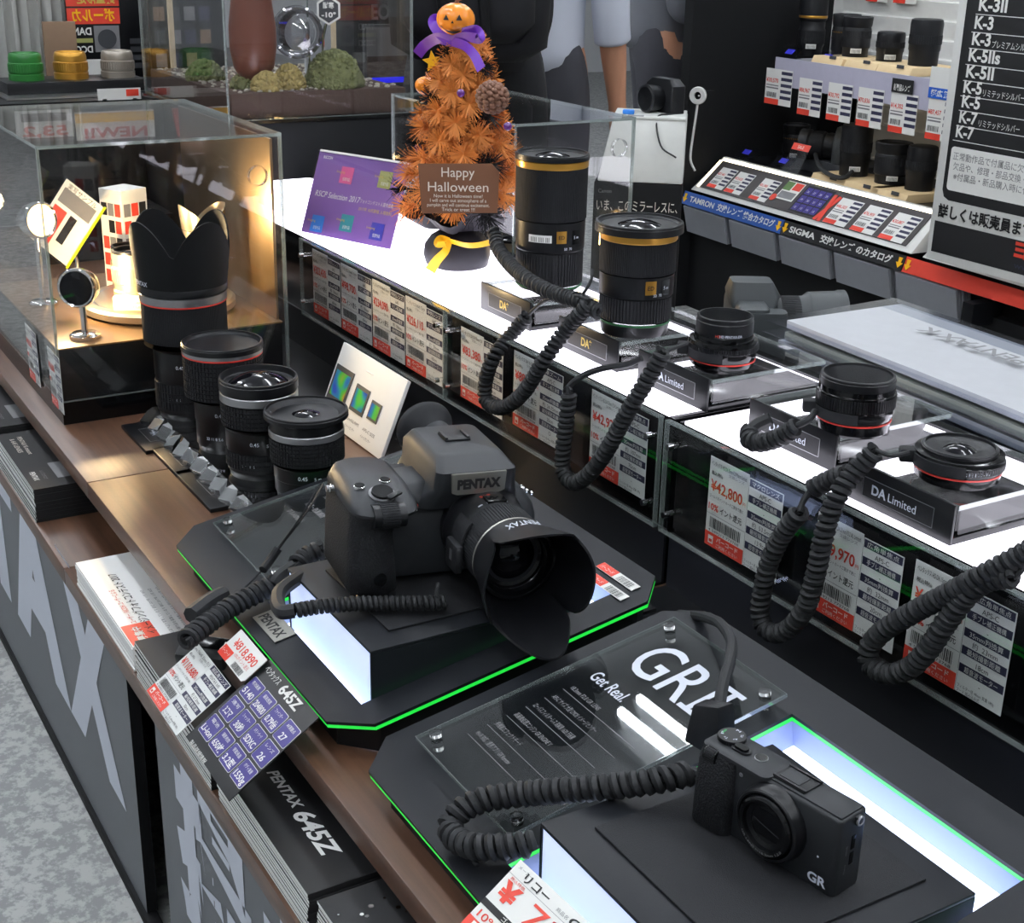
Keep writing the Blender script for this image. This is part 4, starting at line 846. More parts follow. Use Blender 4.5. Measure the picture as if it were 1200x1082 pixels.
def paint_645(g, w_, h_, th):
    g.text('PENTAX', .0125, 'white_paper', T_(w_ * .18, .030, th) , 'L', w=.056, bold=.03, shear=.2); g.text('645Z', .021, 'white_paper', T_(w_ * .18 + .062, .0265, th), 'L', w=.060, bold=.03, shear=.15)
def paint_photo(g, w_, h_, th):
    rr = random.Random(5)
    for i in range(60): x, y = rr.uniform(.02, .15), rr.uniform(.004, .06); s_ = rr.uniform(.0005, .0022); g.cyl(s_, th, th + .0002, 'chrome' if i % 3 else 'card_white', T_(x, y, 0), 8)
    for i in range(6): x, y = rr.uniform(.05, .11), rr.uniform(.006, .03); g.prism([(x, y), (x + .014, y + .004), (x + .010, y + .016), (x - .004, y + .012)], th, th + .0003, 'silver_ring')
stack(-2.075, -1.845, 17, .0025, 'ink_black', 'black brochure on the stack at the far end of the ledge', 'black lens brochures, far stack', paint=paint_black)
stack(-1.815, -1.602, 17, .0025, 'ink_black', 'black brochure on the stack between the far stack and the bare ledge', 'black lens brochures, near stack', paint=paint_black)
stack(-1.412, -1.197, 11, .0024, 'white_paper', 'white photo contest leaflet with a red corner', 'photo contest leaflets', paint=paint_contest, kind='leaflet')
stack(-1.185, -.972, 13, .0030, 'ink_black', 'plain black brochure partly under the price tags', 'plain black brochures', y0=.297)
stack(-.957, -.766, 12, .0030, 'ink_black', 'black PENTAX 645Z brochure on its stack', 'black 645Z brochures', paint=paint_645)
stack(-.748, -.54, 14, .0031, 'ink_black', 'black brochure with a bright splash print nearest the viewer', 'splash print brochures', paint=paint_photo)
# ================================================================ sensor size board
a = math.degrees(math.atan2(.093, .038)); BM = T_(-1.597, .664, .0005) @ RX(a)
t = thing('sensor_board', 'white leaning board showing three coloured image sensors', 'display board', BM)
g = G(); g.box((.0925, .0505, 0), (.185, .101, .005), 'white_paper', r=.0008); part(g, 'board', t)
for i, (x, y, w_, h_) in enumerate(((.032, .050, .052, .046), (.092, .048, .038, .034), (.136, .046, .027, .024))):
    g = G(T_(x, y, .0028)); g.box((0, 0, .0005), (w_, h_, .001), 'dark_grey'); g.box((0, 0, .0011), (w_ * .8, h_ * .72, .0004), 'sensor_rainbow'); part(g, 'sensor_sample', t, 'iridescent sensor with dark frame')
g = G()
for x, s in ((.010, '645Z  43.8×32.8mm'), (.076, '35mm FULL FRAME'), (.122, 'APS-C SIZE')): g.text(s, .0055, 'ink_grey', T_(x, .018, .0026), 'L', w=.034); g.text('イメージセンサー', .0048, 'ink_grey', T_(x, .009, .0026), 'L', w=.028)
part(g, 'caption', t, 'small grey captions')
g = G(RX(-a)); g.box((.0925, .060, .030), (.02, .003, .062), 'white_paper', RX(24)); part(g, 'support', t)
# ================================================================ purple leaflet stand
b0, b1, t0, t1 = V((-1.894, .767, .1765)), V((-1.731, .832, .1765)), V((-1.915, .805, .288)), V((-1.768, .868, .290))
ex = (b1 - b0).normalized(); ez = ex.cross((t0 - b0)).normalized(); ey = ez.cross(ex); LMx = Mx((ex, ey, ez)).transposed().to_4x4(); LMx.translation = b0
t = thing('leaflet_stand', 'purple award leaflet on a clear stand at the end of the light box', 'leaflet', LMx); wL = (b1 - b0).length; hL = (t0 - b0).dot(ey)
g = G(); g.box((wL / 2, hL / 2, 0), (wL, hL, .001), 'purple_paper')
for x, y, m_ in ((.36, .76, 'pk'), (.78, .78, 'ol'), (.16, .13, 'sk'), (.48, .20, 'te'), (.82, .17, 'nb')):
    g.box((x * wL, y * hL, .0007), (.024, .024, .0006), m_); g.text('Imaging', .005, 'gold_print', T_(x * wL - .012, y * hL + .002, .0008), w=.016); g.text('受賞作品', .0055, 'card_white', T_(x * wL + .001, y * hL - .008, .0008), w=.014)
g.text('RSCP Selection 2017', .012, 'card_white', T_(wL * .06, hL * .46, .0003), 'L', w=wL * .5, shear=.2); g.text('フォトコンテスト入賞作品展', .0065, 'chalk', T_(wL * .57, hL * .47, .0003), 'L', w=wL * .36); g.text('2017年 10月開催 入場無料', .006, 'gold_print', T_(wL * .57, hL * .38, .0003), 'L', w=wL * .36); g.text('RICOH', .006, 'card_white', T_(wL * .06, hL * .92, .0003), 'L', w=.018, bold=.02)
part(g, 'leaflet', t)
g = G(); g.box((wL / 2, hL / 2, .002), (wL + .002, hL + .002, .001), 'acrylic'); g.box((wL / 2, hL + .001, -.004), (wL * .98, .003, .012), 'white_paper'); part(g, 'clear_stand', t, 'clear acrylic holder')
g = G(); g.add([(0, hL, -.010), (wL, hL, -.010), (wL, .0225, -.062), (0, .0225, -.062)], [(0, 1, 2, 3)], 'acrylic_tint'); part(g, 'rear_leg', t)
# ================================================================ Halloween tree
TX, TY = -1.600, .868
t = thing('halloween_tree', 'small orange tinsel Halloween tree in a black wrapped pot', 'halloween tree', (TX, TY, ZT + .0008)); rr = random.Random(11)
g = G(); g.loft([[V((r_ * (1 + .05 * sin(5 * a) * k_) * cos(a), r_ * (1 + .05 * sin(5 * a) * k_) * sin(a), z)) for a in [2 * pi * i / 40 for i in range(40)]] for r_, z, k_ in ((.030, 0, .3), (.041, .004, .6), (.044, .016, 1), (.042, .030, 1), (.033, .042, 1.5), (.020, .050, 2))], 'pot_cloth'); part(g, 'wrapped_pot', t, 'dark cloth wrapped round the pot', sharp=70)
g = G()
for k_ in range(2):
    n = 48; lo = [V((.020 * cos(2 * pi * i / n), .020 * sin(2 * pi * i / n), .050)) for i in range(n)]
    hi = [V(((.062 + .016 * sin(5 * 2 * pi * i / n + k_)) * cos(2 * pi * i / n), (.062 + .016 * sin(5 * 2 * pi * i / n + k_)) * sin(2 * pi * i / n), .078 + .014 * cos(5 * 2 * pi * i / n + k_) + .006 * k_)) for i in range(n)]
    mid = [(a + b) / 2 + V((0, 0, -.006)) for a, b in zip(lo, hi)]; g.loft([lo, mid, hi], 'pot_cloth', caps=False)
part(g, 'wrap_collar', t, 'flared dark cloth collar', sharp=70)
g = G(); g.tube([(0, 0, .02), (.002, 0, .15), (.008, .004, .285)], .004, 'black_matte'); part(g, 'stem', t)
def sprig(g, base, d, L, n, blade, m, wv=.00055):
    d = d.normalized(); q = d.orthogonal().normalized(); e = d.cross(q)
    for i in range(n):
        f = i / n; p = base + d * L * f; a = rr.uniform(0, 2 * pi); o = (q * cos(a) + e * sin(a)); dr = (o * rr.uniform(.6, 1) + d * rr.uniform(.2, .8)).normalized()
        s_ = dr.cross(d).normalized() * wv; tip = p + dr * blade * rr.uniform(.75, 1.15) + V((0, 0, -blade * .12))
        g.add([p - s_, p + s_, tip + s_ * .7, tip - s_ * .7], [(0, 1, 2, 3)], m)
g = G(); gd = G()
nb = 78
for i in range(nb):
    f = (i + .5) / nb; z = .072 + .215 * f; a = i * 2.399963; R = .078 * (1 - f) ** .8 + .016
    d = V((cos(a), sin(a), .12 + .3 * f)); b = V((.008 * f, .004 * f, z)); L = R * .75
    bl = .024 - .006 * f
    sprig(g if i % 7 else gd, b + d.normalized() * R * .15, d, L, 110, bl, 'orange' if i % 7 else 'black_matte')
    sprig(g if i % 7 else gd, b + d.normalized() * R * .72, d + V((0, 0, -.2)), R * .2, 60, bl, 'orange' if i % 7 else 'black_matte')
part(g, 'orange_needles', t, 'orange tinsel needles', kind='stuff'); part(gd, 'black_needles', t, 'black tinsel needles', kind='stuff')
def loc(u, v, y): return at(u, v, y=y) - V((TX, TY, ZT))
FV = RZ(52)          # turns an ornament's front (-y) to face the shop aisle
def pumpkin(name, p, r, face, lb):
    g = G(Mx.Translation(p) @ FV); n = 48
    rings = []
    for j in range(13):
        th = pi * j / 12; rings.append([V((r * (1 + .07 * abs(cos(4 * a))) * sin(th) * cos(a), r * (1 + .07 * abs(cos(4 * a))) * sin(th) * sin(a), -r * .86 * cos(th))) if 0 < j < 12 else V((1e-5 * cos(a), 1e-5 * sin(a), -r * .8 * cos(th))) for a in [2 * pi * i / n for i in range(n)]])
    g.loft(rings, 'orange_gloss', caps=False)
    o = part(g, name, t, lb, sharp=60)
    q = G(Mx.Translation(p) @ FV); q.tube([(0, 0, r * .7), (r * .1, 0, r * 1.0), (r * .3, 0, r * 1.1)], r * .12, 'cone_brown'); part(q, 'pumpkin_stem', o)
    if face:
        q = G(Mx.Translation(p) @ FV @ RX(8))
        def onball(x, z, k=1.075): y = -sqrt(max(0, (r * k) ** 2 - x * x - (z / .9) ** 2)); return (x, y, z)
        def patch(pts):
            c = V((sum(a for a, b in pts) / len(pts), 0, sum(b for a, b in pts) / len(pts)))
            vs = [onball(*[v * r for v in pt]) for pt in pts] + [onball(c.x * r, c.z * r)]; n_ = len(pts); q.add(vs, [(i, (i + 1) % n_, n_) for i in range(n_)], 'ink_black')
        patch([(-.52, .12), (-.2, .14), (-.36, .42)]); patch([(.2, .14), (.52, .12), (.36, .42)]); patch([(-.08, -.02), (.08, -.02), (0, .14)])
        up_ = [(x / 10, -.30 - .16 * cos(x / 7 * pi / 2)) for x in range(-7, 8)]; dn = [(x / 10, -.20 - .42 * cos(x / 7 * pi / 2)) for x in range(7, -8, -1)]
        for i in range(14): patch([up_[i], up_[i + 1], dn[13 - i], dn[14 - i]])
        part(q, 'painted_face', o, 'painted black grinning face')
pumpkin('grinning_pumpkin', loc(534, 23, .850), .0225, 1, 'shiny orange pumpkin with a grinning face')
pumpkin('pumpkin_bauble', loc(499, 101, .845), .0135, 0, 'small plain orange pumpkin bauble')
def ribbon(pts, wv, m, nrm, name, lb=None, sw=None):
    P2 = smooth(pts, 8); g = G(); vs = []; n_ = len(P2)
    for i, p in enumerate(P2):
        d = (P2[min(n_ - 1, i + 1)] - P2[max(0, i - 1)]).normalized(); s_ = d.cross(V(nrm)).normalized() * (wv if not sw else wv * (sw[0] + (sw[1] - sw[0]) * i / n_)); o_ = V(nrm).normalized() * .0004
        vs += [p - s_ - o_, p + s_ - o_, p + s_ + o_, p - s_ + o_]
    fs = [f for i in range(n_ - 1) for f in [(4 * i, 4 * i + 1, 4 * i + 5, 4 * i + 4), (4 * i + 3, 4 * i + 7, 4 * i + 6, 4 * i + 2), (4 * i, 4 * i + 4, 4 * i + 7, 4 * i + 3), (4 * i + 1, 4 * i + 2, 4 * i + 6, 4 * i + 5)]]
    g.add(vs, fs, m); return part(g, name, t, lb, sharp=60)
NV = (-.80, .58, .1)
kn = loc(529, 49, .845)
ribbon([kn, loc(516, 40, .842), loc(508, 28, .842), loc(512, 24, .85), loc(524, 38, .852)], .007, 'purple_satin', NV, 'ribbon_bow', 'purple ribbon loop')
ribbon([kn, loc(545, 44, .842), loc(562, 46, .842), loc(558, 36, .85), loc(540, 40, .85)], .006, 'purple_satin', NV, 'ribbon_bow', 'purple ribbon loop')
ribbon([kn, loc(512, 46, .84), loc(498, 54, .836), loc(489, 65, .832)], .007, 'purple_satin', NV, 'ribbon_tail', 'purple ribbon tail')
ribbon([kn, loc(545, 55, .84), loc(556, 66, .838), loc(564, 82, .836)], .006, 'purple_satin', NV, 'ribbon_tail', 'purple ribbon tail with dark print')
g = G(Mx.Translation(loc(507, 73, .838)) @ FV @ FACE); g.prism([((.0135 if i % 2 == 0 else .0062) * cos(pi / 2 + i * pi / 5 + .15), (.0135 if i % 2 == 0 else .0062) * sin(pi / 2 + i * pi / 5 + .15)) for i in range(10)], -.0015, .0015, 'yellow_satin'); part(g, 'star', t, 'flat yellow star')
g = G(Mx.Translation(loc(577, 115, .842)) @ RX(-20) @ RY(15)); g.ball((0, 0, 0), .0150, 'cone_brown', sc=(1, 1, 1.0))
for j in range(9):
    th = pi * (.08 + .86 * j / 8); m_ = max(3, int(13 * sin(th)))
    for i in range(m_):
        a = 2 * pi * (i + .5 * (j % 2)) / m_; d = V((sin(th) * cos(a), sin(th) * sin(a), cos(th))); g.ball(d * .0162, .0052, 'cone_brown', n=10, sc=(1, 1, .72))
part(g, 'pine_cone', t, 'brown pine cone', sharp=80)
for u, v in ((490, 174), (595, 149), (540, 110)):
    g = G(); g.ball(loc(u, v, .835), .0052, 'purple_gloss', n=14); part(g, 'purple_bead', t, 'shiny purple bead')
p0 = loc(537, 222, .806); g = G(Mx.Translation(p0) @ RZ(50) @ RX(-6) @ FACE @ RZ(2) @ SX(1.2, 1.12, 1))
g.prism([(-.041, .026), (-.038, -.027), (.040, -.025), (.042, .018), (.034, .027)][::-1], -.0008, .0008, 'card_brown'); g.text('Happy', .0145, 'chalk', T_(0, .0125, .0006), w=.034); g.text('Halloween', .0145, 'chalk', T_(0, -.003, .0006), w=.062)
for i, s in enumerate(('Now it is Halloween time!', 'I will carve out atmosphere of a', 'pumpkin and will continue excitement.', 'Trick or treat !!!')): g.text(s, .0052, 'chalk', T_(0, -.0095 - i * .0048, .0006), w=(.050, .058, .064, .034)[i])
part(g, 'greeting_sign', t, 'brown sign with chalk lettering')
g0 = loc(527, 283, .822)
ribbon([g0, loc(516, 280, .815), loc(512, 287, .81), loc(522, 287, .815)], .004, 'yellow_satin', NV, 'ribbon_bow', 'yellow ribbon loop'); ribbon([g0, loc(522, 295, .815), loc(512, 306, .808), loc(504, 318, .805)], .006, 'yellow_satin', NV, 'ribbon_tail', 'yellow ribbon tail', sw=(.6, 1.2))
ribbon([g0, loc(545, 288, .815), loc(560, 288, .818), loc(578, 284, .825)], .0035, 'yellow_satin', NV, 'ribbon_tail', 'yellow ribbon tail')
# ================================================================ acrylic display case with warm spot lamps
def acrylic_case(name, label, x0, x1, y0, y1, z0, z1, ring=None, M=I4, cat='display case'):
    t = thing(name, label, cat, ((x0 + x1) / 2, (y0 + y1) / 2, z0)); I = t.matrix_world.inverted(); e = .0035
    def sheet(a, b, nm):
        g = G(I); c = [(p + q) / 2 for p, q in zip(a, b)]; d = [abs(q - p) for p, q in zip(a, b)]; g.box(c, d, 'acrylic')
        ax = [i for i in range(3) if d[i] > .02]; k = .0012
        for i in ax:
            for s in (a[i], b[i]):
                cc = list(c); dd = [q * .999 for q in d]; cc[i] = s; dd[i] = k; g.box(cc, dd, 'acrylic_edge')
        return part(g, nm, t, 'clear acrylic sheet')
    sheet((x1 - e, y0, z0), (x1, y1, z1 - e), 'end_sheet'); sheet((x0, y0, z0), (x0 + e, y1, z1 - e), 'end_sheet')
    sheet((x0 + e, y0, z0), (x1 - e, y0 + e, z1 - e), 'side_sheet'); sheet((x0 + e, y1 - e, z0), (x1 - e, y1, z1 - e), 'side_sheet'); tp = sheet((x0, y0, z1 - e), (x1, y1, z1), 'top_sheet')
    if ring:
        g = G(I @ Mx.Translation(ring) @ RY(90)); g.lathe([(.0118, -.003), (.0132, -.003), (.0132, .0012), (.0118, .0012), (.0118, -.003)], 'crystal', n=36); part(g, 'finger_hole', t)
    return t
WX = -1.707
acrylic_case('acrylic_case', 'clear acrylic case over the warm lit lens at the end of the counter', -2.10, WX, .363, .668, .030, .347, (WX + .001, .634, .295))
g = G(); g.box((-1.905, .5155, .0475), (.372, .296, .095), 'black_satin', r=.001); g.box((-1.905, .5155, .0955), (.374, .298, .002), 'case_floor')
g.box((-1.9035, .5155, .0148), (.392, .304, .0292), 'black_gloss')
solo(g, 'case_base', 'black base with a tan top inside the acrylic case', 'display base')
g = G(); g.box((-1.91, .660, .218), (.372, .004, .240), 'warm_painted_metal', r=.0006); solo(g, 'back_plate', 'brushed metal plate, warm lamp tone painted in, at the back of the acrylic case', 'metal plate')
t = thing('turntable', 'round pale turntable disc under the warm lit lens', 'turntable', (-1.86, .540, .097)); g = G(); g.lathe([(0, 0), (.098, 0), (.104, .004), (.104, .012), (.100, .0155), (0, .0155)], 'silver_warm', n=64); part(g, 'disc', t)
g = G(); g.lathe([(.086, .0156), (.088, .0162), (.090, .0156)], 'silver', n=64); part(g, 'rim_line', t); TZ = .1126
c0 = at(150, 362, x=-1.80); g = G(T_(0, 0, .012)); t = thing('caption_block', 'cream block with small print before the warm lit lens', 'block', (-1.805, .487, TZ)); g = G(RZ(60)); g.box((0, 0, .009), (.046, .014, .018), 'cream', r=.001); part(g, 'block', t)
g = G(RZ(60)); g.text('Limited Lens', .0055, 'ink_grey', T_(0, -.0072, .010) @ FACE, w=.034); g.text('31mm F1.8', .0045, 'ink_grey', T_(0, -.0072, .004) @ FACE, w=.026); part(g, 'print', t)
def silver_lens(M, label, r, h, notch=False):
    t = thing('camera_lens', label, 'camera lens', M)
    band(t, 'barrel', [(0, 0), (r * .92, 0), (r * .95, .004), (r, .006), (r, h * .28), (r * .93, h * .3), (r * .93, h * .42), (r * 1.02, h * .44), (r * 1.02, h * .72), (r * .96, h * .74), (r * .96, h)], 'silver_warm')
    g = G(); g.ribbed(r * 1.02, h * .46, h * .70, 48, .0008, 'silver_warm', gap=.1); part(g, 'focus_ring', t)
    if notch:
        N = 60; o = [[V((r * k_ * cos(2 * pi * i / N), r * k_ * sin(2 * pi * i / N), h + (.030 * abs(sin(2 * pi * i / N * 1)) ** .8 + .004) * q)) for i in range(N)] for k_, q in ((1.0, 0), (1.06, .5), (1.1, 1))]
        g = G(); g.loft(o + [[V((p.x * .96, p.y * .96, p.z)) for p in rg] for rg in o][::-1], 'silver_warm', caps=False); part(g, 'notched_hood', t, 'notched silver hood')
    rim_parts(t, r * .97, h + .003, .004, .008, r * .7)
silver_lens(T_(-1.835, .500, TZ), 'silver lens glowing warm on the turntable', .0265, .072)
silver_lens(T_(-1.865, .610, TZ), 'silver lens with notched hood on the turntable behind the tall petal hood lens', .0290, .088, True)
silver_lens(T_(-1.905, .515, TZ), 'silver lens at the far side of the turntable, half hidden by the price cube', .024, .062)
def spot_lamp(x, y, h, yaw, label, glow):
    t = thing('spot_lamp', label, 'lamp', (x, y, .097))
    g = G(); g.lathe([(0, 0), (.0195, 0), (.0195, .004), (.016, .0065), (0, .007)], 'chrome', n=36); part(g, 'base', t)
    g = G(); g.cyl(.0042, .006, h - .012, 'chrome', n=20); g.ball((0, 0, h - .014), .0062, 'chrome', n=16); part(g, 'stem', t)
    HM = T_(0, 0, h) @ RZ(yaw) @ RX(84)
    g = G(HM); g.lathe([(0, -.030), (.010, -.030), (.012, -.026), (.013, -.014), (.0225, -.006), (.0250, .006), (.0250, .014), (.0235, .0155), (.0215, .0145)], 'chrome', n=44); part(g, 'lamp_head', t)
    g = G(HM); g.cyl(.0215, .0105, .0125, 'lamp_glow' if glow > 0 else 'front_glass', n=36); part(g, 'lamp_glass', t, 'glowing warm lamp glass' if glow > 0 else 'dark lamp glass')
    if glow < 0:
        g = G(HM); g.cyl(.0095, -.0312, -.0302, 'lamp_glow', n=24); part(g, 'bulb', t, 'glowing warm bulb')
    if glow:
        ld = bpy.data.lights.new('spot', 'SPOT'); ld.energy = abs(glow); ld.color = (1, .72, .38); ld.spot_size = radians(130); ld.spot_blend = .6; ld.shadow_soft_size = .02
        lo = bpy.data.objects.new('lamp_beam', ld); COL.objects.link(lo); lo.parent = t; lo.matrix_local = HM @ (T_(0, 0, .016) @ RX(180) if glow > 0 else T_(0, 0, -.034))
spot_lamp(-1.755, .411, .066, 52, 'chrome spot lamp with dark glass facing the aisle inside the acrylic case', -5)
spot_lamp(-1.940, .402, .118, 112, 'chrome spot lamp shining warm light at the far side of the acrylic case', 16)
t = thing('price_cube', 'tall white box printed with red price panels in the acrylic case', 'box', (-1.985, .535, .0970)); g = G(RZ(25)); g.box((0, 0, .0725), (.046, .046, .145), 'card_white'); part(g, 'box', t)
g = G(RZ(25)); rr = random.Random(2)
for f_ in range(4):
    for i in range(3):
        for j in range(5):
            g.quad(-.020 + i * .014, .012 + j * .024, -.008 + i * .014, .030 + j * .024, rr.choice(('red', 'ink_black', 'card_white', 'red', 'ink_grey')), RZ(90 * f_) @ T_(0, -.0232, 0) @ FACE, .0003)
    g.text('大特価', .010, 'card_white', RZ(90 * f_) @ T_(0, -.0235, .131) @ FACE, w=.03, bold=.03)
part(g, 'printed_panels', t, 'red and black printed panels')
p = at(84, 226, x=-1.93); t = thing('leaflet_holder', 'tilted clear holder with a leaflet and yellow green edge in the acrylic case', 'leaflet', (-1.97, .462, .0970)); LH = T_(0, -.012, .105) @ RZ(48) @ RX(-12) @ FACE @ RZ(-33)
g = G(LH); g.box((0, 0, 0), (.066, .100, .0012), 'card_white'); g.quad(-.028, .018, .028, .040, 'ink_grey', z=.0008); g.quad(-.028, -.04, -.006, .012, 'red', z=.0008); g.quad(.0, -.03, .012, .012, 'ink_black', z=.0008); g.text('実写サンプル', .009, 'ink_black', T_(0, .041, .0008), w=.05); part(g, 'leaflet', t)
g = G(LH); g.box((0, 0, .0022), (.070, .104, .001), 'acrylic'); g.box((.0355, 0, .001), (.0022, .104, .004), 'edge_lime'); part(g, 'clear_cover', t)
g = G(); g.tube([(0, -.005, .002), (0, -.002, .05), (0, -.008, .105)], .003, 'chrome', n=10); g.cyl(.016, 0, .003, 'chrome'); part(g, 'stem', t)
for i, (u, v, lb) in enumerate(((29, 378, 'price card nearest the far end low on the front of the acrylic case'), (55, 405, 'price card next to the corner low on the front of the acrylic case'))):
    q = at(u, v, y=.3615); g = G(); price_side(g, .034, .075, I4, 'FA Limited', ('¥98,550', '¥76,800')[i], seed=60 + i); spec_side(g, .026, .073, T_(.0345, .001), '標準単焦点', ('35mm', '-', '31mm', '30cm', '-'))
    solo(g, 'price_card', lb, 'price card', 'price cards on the acrylic case', T_(q.x, .3612, max(.004, q.z - .075)) @ FACE)
# ================================================================ table and case behind the light boxes
g = G(); g.box((-1.25, 1.15, -.214), (2.10, .32, .398), 'black_matte'); g.box((-1.25, 1.15, -.010), (2.14, .335, .020), 'black_satin', r=.001); solo(g, 'back_table', 'low black table standing behind the glowing light boxes', 'table')
acrylic_case('acrylic_case', 'clear acrylic case behind the tallest gold ringed lens', -2.06, -1.67, .995, 1.195, .012, .347, (-1.669, 1.168, .305))
g = G(); g.box((-1.865, 1.095, .031), (.37, .185, .062), 'black_satin', r=.001); solo(g, 'case_base', 'black base inside the acrylic case behind the light box', 'display base')
silver_lens(T_(-1.76, 1.045, .0622), 'silver lens with bright rings behind the Halloween tree', .034, .105)
silver_lens(T_(-1.80, 1.135, .0622), 'tall silver lens standing in the case behind the gold ringed lenses', .028, .130)
t = thing('spot_lamp', 'small lit spot lamp in the case behind the gold ringed lenses', 'lamp', (-1.70, 1.172, .0622)); g = G(); g.cyl(.012, 0, .003, 'chrome'); g.cyl(.003, .003, .10, 'chrome', n=14); part(g, 'stem', t)
g = G(T_(0, 0, .118)); g.cyl(.009, -.022, .012, 'lamp_glow', n=20); part(g, 'bulb', t, 'glowing warm bulb'); g = G(T_(0, 0, .118)); g.lathe([(.011, .010), (.011, .02), (0, .022)], 'chrome', n=24); part(g, 'cap', t)
ld = bpy.data.lights.new('spot', 'POINT'); ld.energy = .5; ld.color = (1, .7, .35); ld.shadow_soft_size = .012; lo = bpy.data.objects.new('lamp_light', ld); COL.objects.link(lo); lo.parent = t; lo.location = (-.03, -.03, .115)
# dark camera lying behind the light box
BC = at(905, 422, y=1.12); t = thing('dslr_camera', 'dark camera with thick lens facing right behind the narrow hood lens', 'camera', Mx.Translation((-1.335, 1.145, .0985)) @ RZ(150) @ SX(.92))
g = G(); g.loft([rr_(-.066, .066, -.022, .024, z, .010) for z in (0, .002, .060)] + [rr_(-.064, .064, -.020, .022, .070, .010), rr_(-.05, .05, -.016, .018, .0745, .008)], 'dslr_grey'); part(g, 'body', t, sharp=50)
g = G(); g.loft([rr_(-.069, -.034, -.046, .024, z, .012) for z in (0, .002, .055)] + [rr_(-.067, -.036, -.044, .022, .066, .010)], 'dslr_grey'); part(g, 'grip', t, sharp=50)
g = G(); g.loft([rr_(-.034, .034, -.034, .026, .062, .008), rr_(-.028, .028, -.040, .030, .080, .008), rr_(-.020, .020, -.030, .026, .097, .008)], 'dslr_grey'); part(g, 'prism_housing', t, sharp=50)
g = G(T_(0, -.022, .036) @ RX(90)); g.lathe([(0, 0), (.034, 0), (.036, .010), (.034, .014), (.036, .016), (.0385, .055), (.044, .062), (.046, .100), (.0475, .104), (.0475, .112), (.044, .113), (.041, .095), (0, .090)], 'dslr_grey', n=56); g.ribbed(.0375, .022, .05, 60, .0008, 'rubber'); part(g, 'lens_barrel', t)
for x, y in ((.045, .004), (.056, -.006), (.050, .016)): g = G(T_(x, y, .0735)); g.cyl(.0045, 0, .004, 'silver_ring', n=18); part(g, 'button', t)
# plastic folders and a dark box behind the right light box
t = thing('paper_pile', 'thick leaning pile of papers in clear plastic folders behind the right light box', 'folder pile', (-.93, 1.10, 0)); del t['label'], t['category']; bpy.data.objects.remove(t)
FB = V((-1.095, 1.005, .0860))
g = G(); g.box((-.80, 1.13, .0428), (.52, .22, .0850), 'black_matte', r=.001); solo(g, 'storage_box', 'black box under the pile of plastic folders', 'box')
g = G(); g.box((-1.33, 1.11, .0490), (.16, .12, .0975), 'black_matte', r=.001); solo(g, 'storage_box', 'black box under the dark camera behind the light boxes', 'box')
for i in range(9):
    rr = random.Random(90 + i); z = .006 + i * .0125; g = G(); n = 14; prof = []
    top = i == 8
    for q in range(n + 1):
        f = q / n; prof.append((f * .62, z * (1 - .10 * f) + .010 * sin(pi * f) * (i / 9) + (.010 * (1 - f) ** 3 if i > 5 else 0)))
    w0, w1 = -.005 + rr.uniform(-.006, .006), .155 + rr.uniform(-.005, .005); h_ = .0085
    for j in range(n):
        (xa_, za), (xb, zb) = prof[j], prof[j + 1]
        g.hexa([(xa_, w0, za), (xb, w0, zb), (xb, w1, zb), (xa_, w1, za), (xa_, w0, za + h_), (xb, w0, zb + h_), (xb, w1, zb + h_), (xa_, w1, za + h_)], ('folder_white', 'folder_grey', 'folder_white', 'folder_green')[i % 4])
    g.loft([[V((x, w0 - .012, z_ + h_ * .5)), V((x, w0 - .012, z_ + h_ * .5 + .0006)), V((x, w1 + .01, z_ + h_ + .0010)), V((x, w1 + .01, z_ + h_ + .0004))] for x, z_ in [(-.022, prof[0][1])] + prof], 'film')
    if top: g.text('PENTAX K', .030, 'ink_grey', T_(.16, .11, prof[3][1] + h_ + .003) @ RZ(180), w=.14, bold=.02)
    if i == 3:
        for q in range(5): g.quad(.16, -.001, .30 - q * .02, .0005, 'ink_grey', T_(0, w0 - .0128, z + .0015 * q) @ FACE, .0002)
    solo(g, 'plastic_folder', ('lowest plastic folder of the pile behind the right light box' if i == 0 else 'topmost plastic folder with grey print, on the pile behind the right light box' if top else 'plastic folder inside the pile behind the right light box'), 'folder', 'plastic folders in the pile', M=Mx.Translation(FB + V((rr.uniform(-.008, .008) - (.012 if i % 3 == 0 else 0), 0, 0))) @ RZ(-1))
p = at(1062, 488, y=.93); t = thing('cable_hub', 'small round black cable hub behind the chunky macro lens', 'cable hub', (p.x - .005, .940, ZT + .0005)); g = G(); g.lathe([(0, 0), (.015, 0), (.0155, .004), (.0155, .016), (.013, .019), (0, .0195)], 'black_satin', n=36); part(g, 'body', t); g = G(); g.prism([(-.012, -.006), (.004, -.009), (.012, .002), (-.004, .009)], .0196, .0204, 'film'); part(g, 'tape', t, 'scrap of clear tape')
# ================================================================ tall case with moss and leather case, on its pedestal
g = G(); g.box((-2.60, 1.005, -.072), (.49, .37, .684), 'black_satin', r=.002); g.box((-2.60, 1.005, .272), (.50, .38, .006), 'black_gloss'); solo(g, 'pedestal', 'black pedestal carrying the mossy diorama case', 'pedestal')
PX, PZ = -2.352, .2755
acrylic_case('acrylic_case', 'clear acrylic case over the mossy diorama', -2.84, PX, .826, 1.180, PZ, .62)
t = thing('diorama_base', 'brown soil slab covered with gravel under the moss', 'diorama base', (-2.595, 1.003, PZ + .0005)); g = G(); g.box((0, 0, .022), (.465, .335, .044), 'soil', r=.003); part(g, 'slab', t); rr = random.Random(8)
g = G()
for i in range(420): g.ball((rr.uniform(-.225, .225), rr.uniform(-.16, .16), .045), rr.uniform(.0025, .006), 'gravel', n=6, sc=(1, 1, .6))
part(g, 'gravel', t, 'pale gravel', kind='stuff')
MZ = PZ + .0445
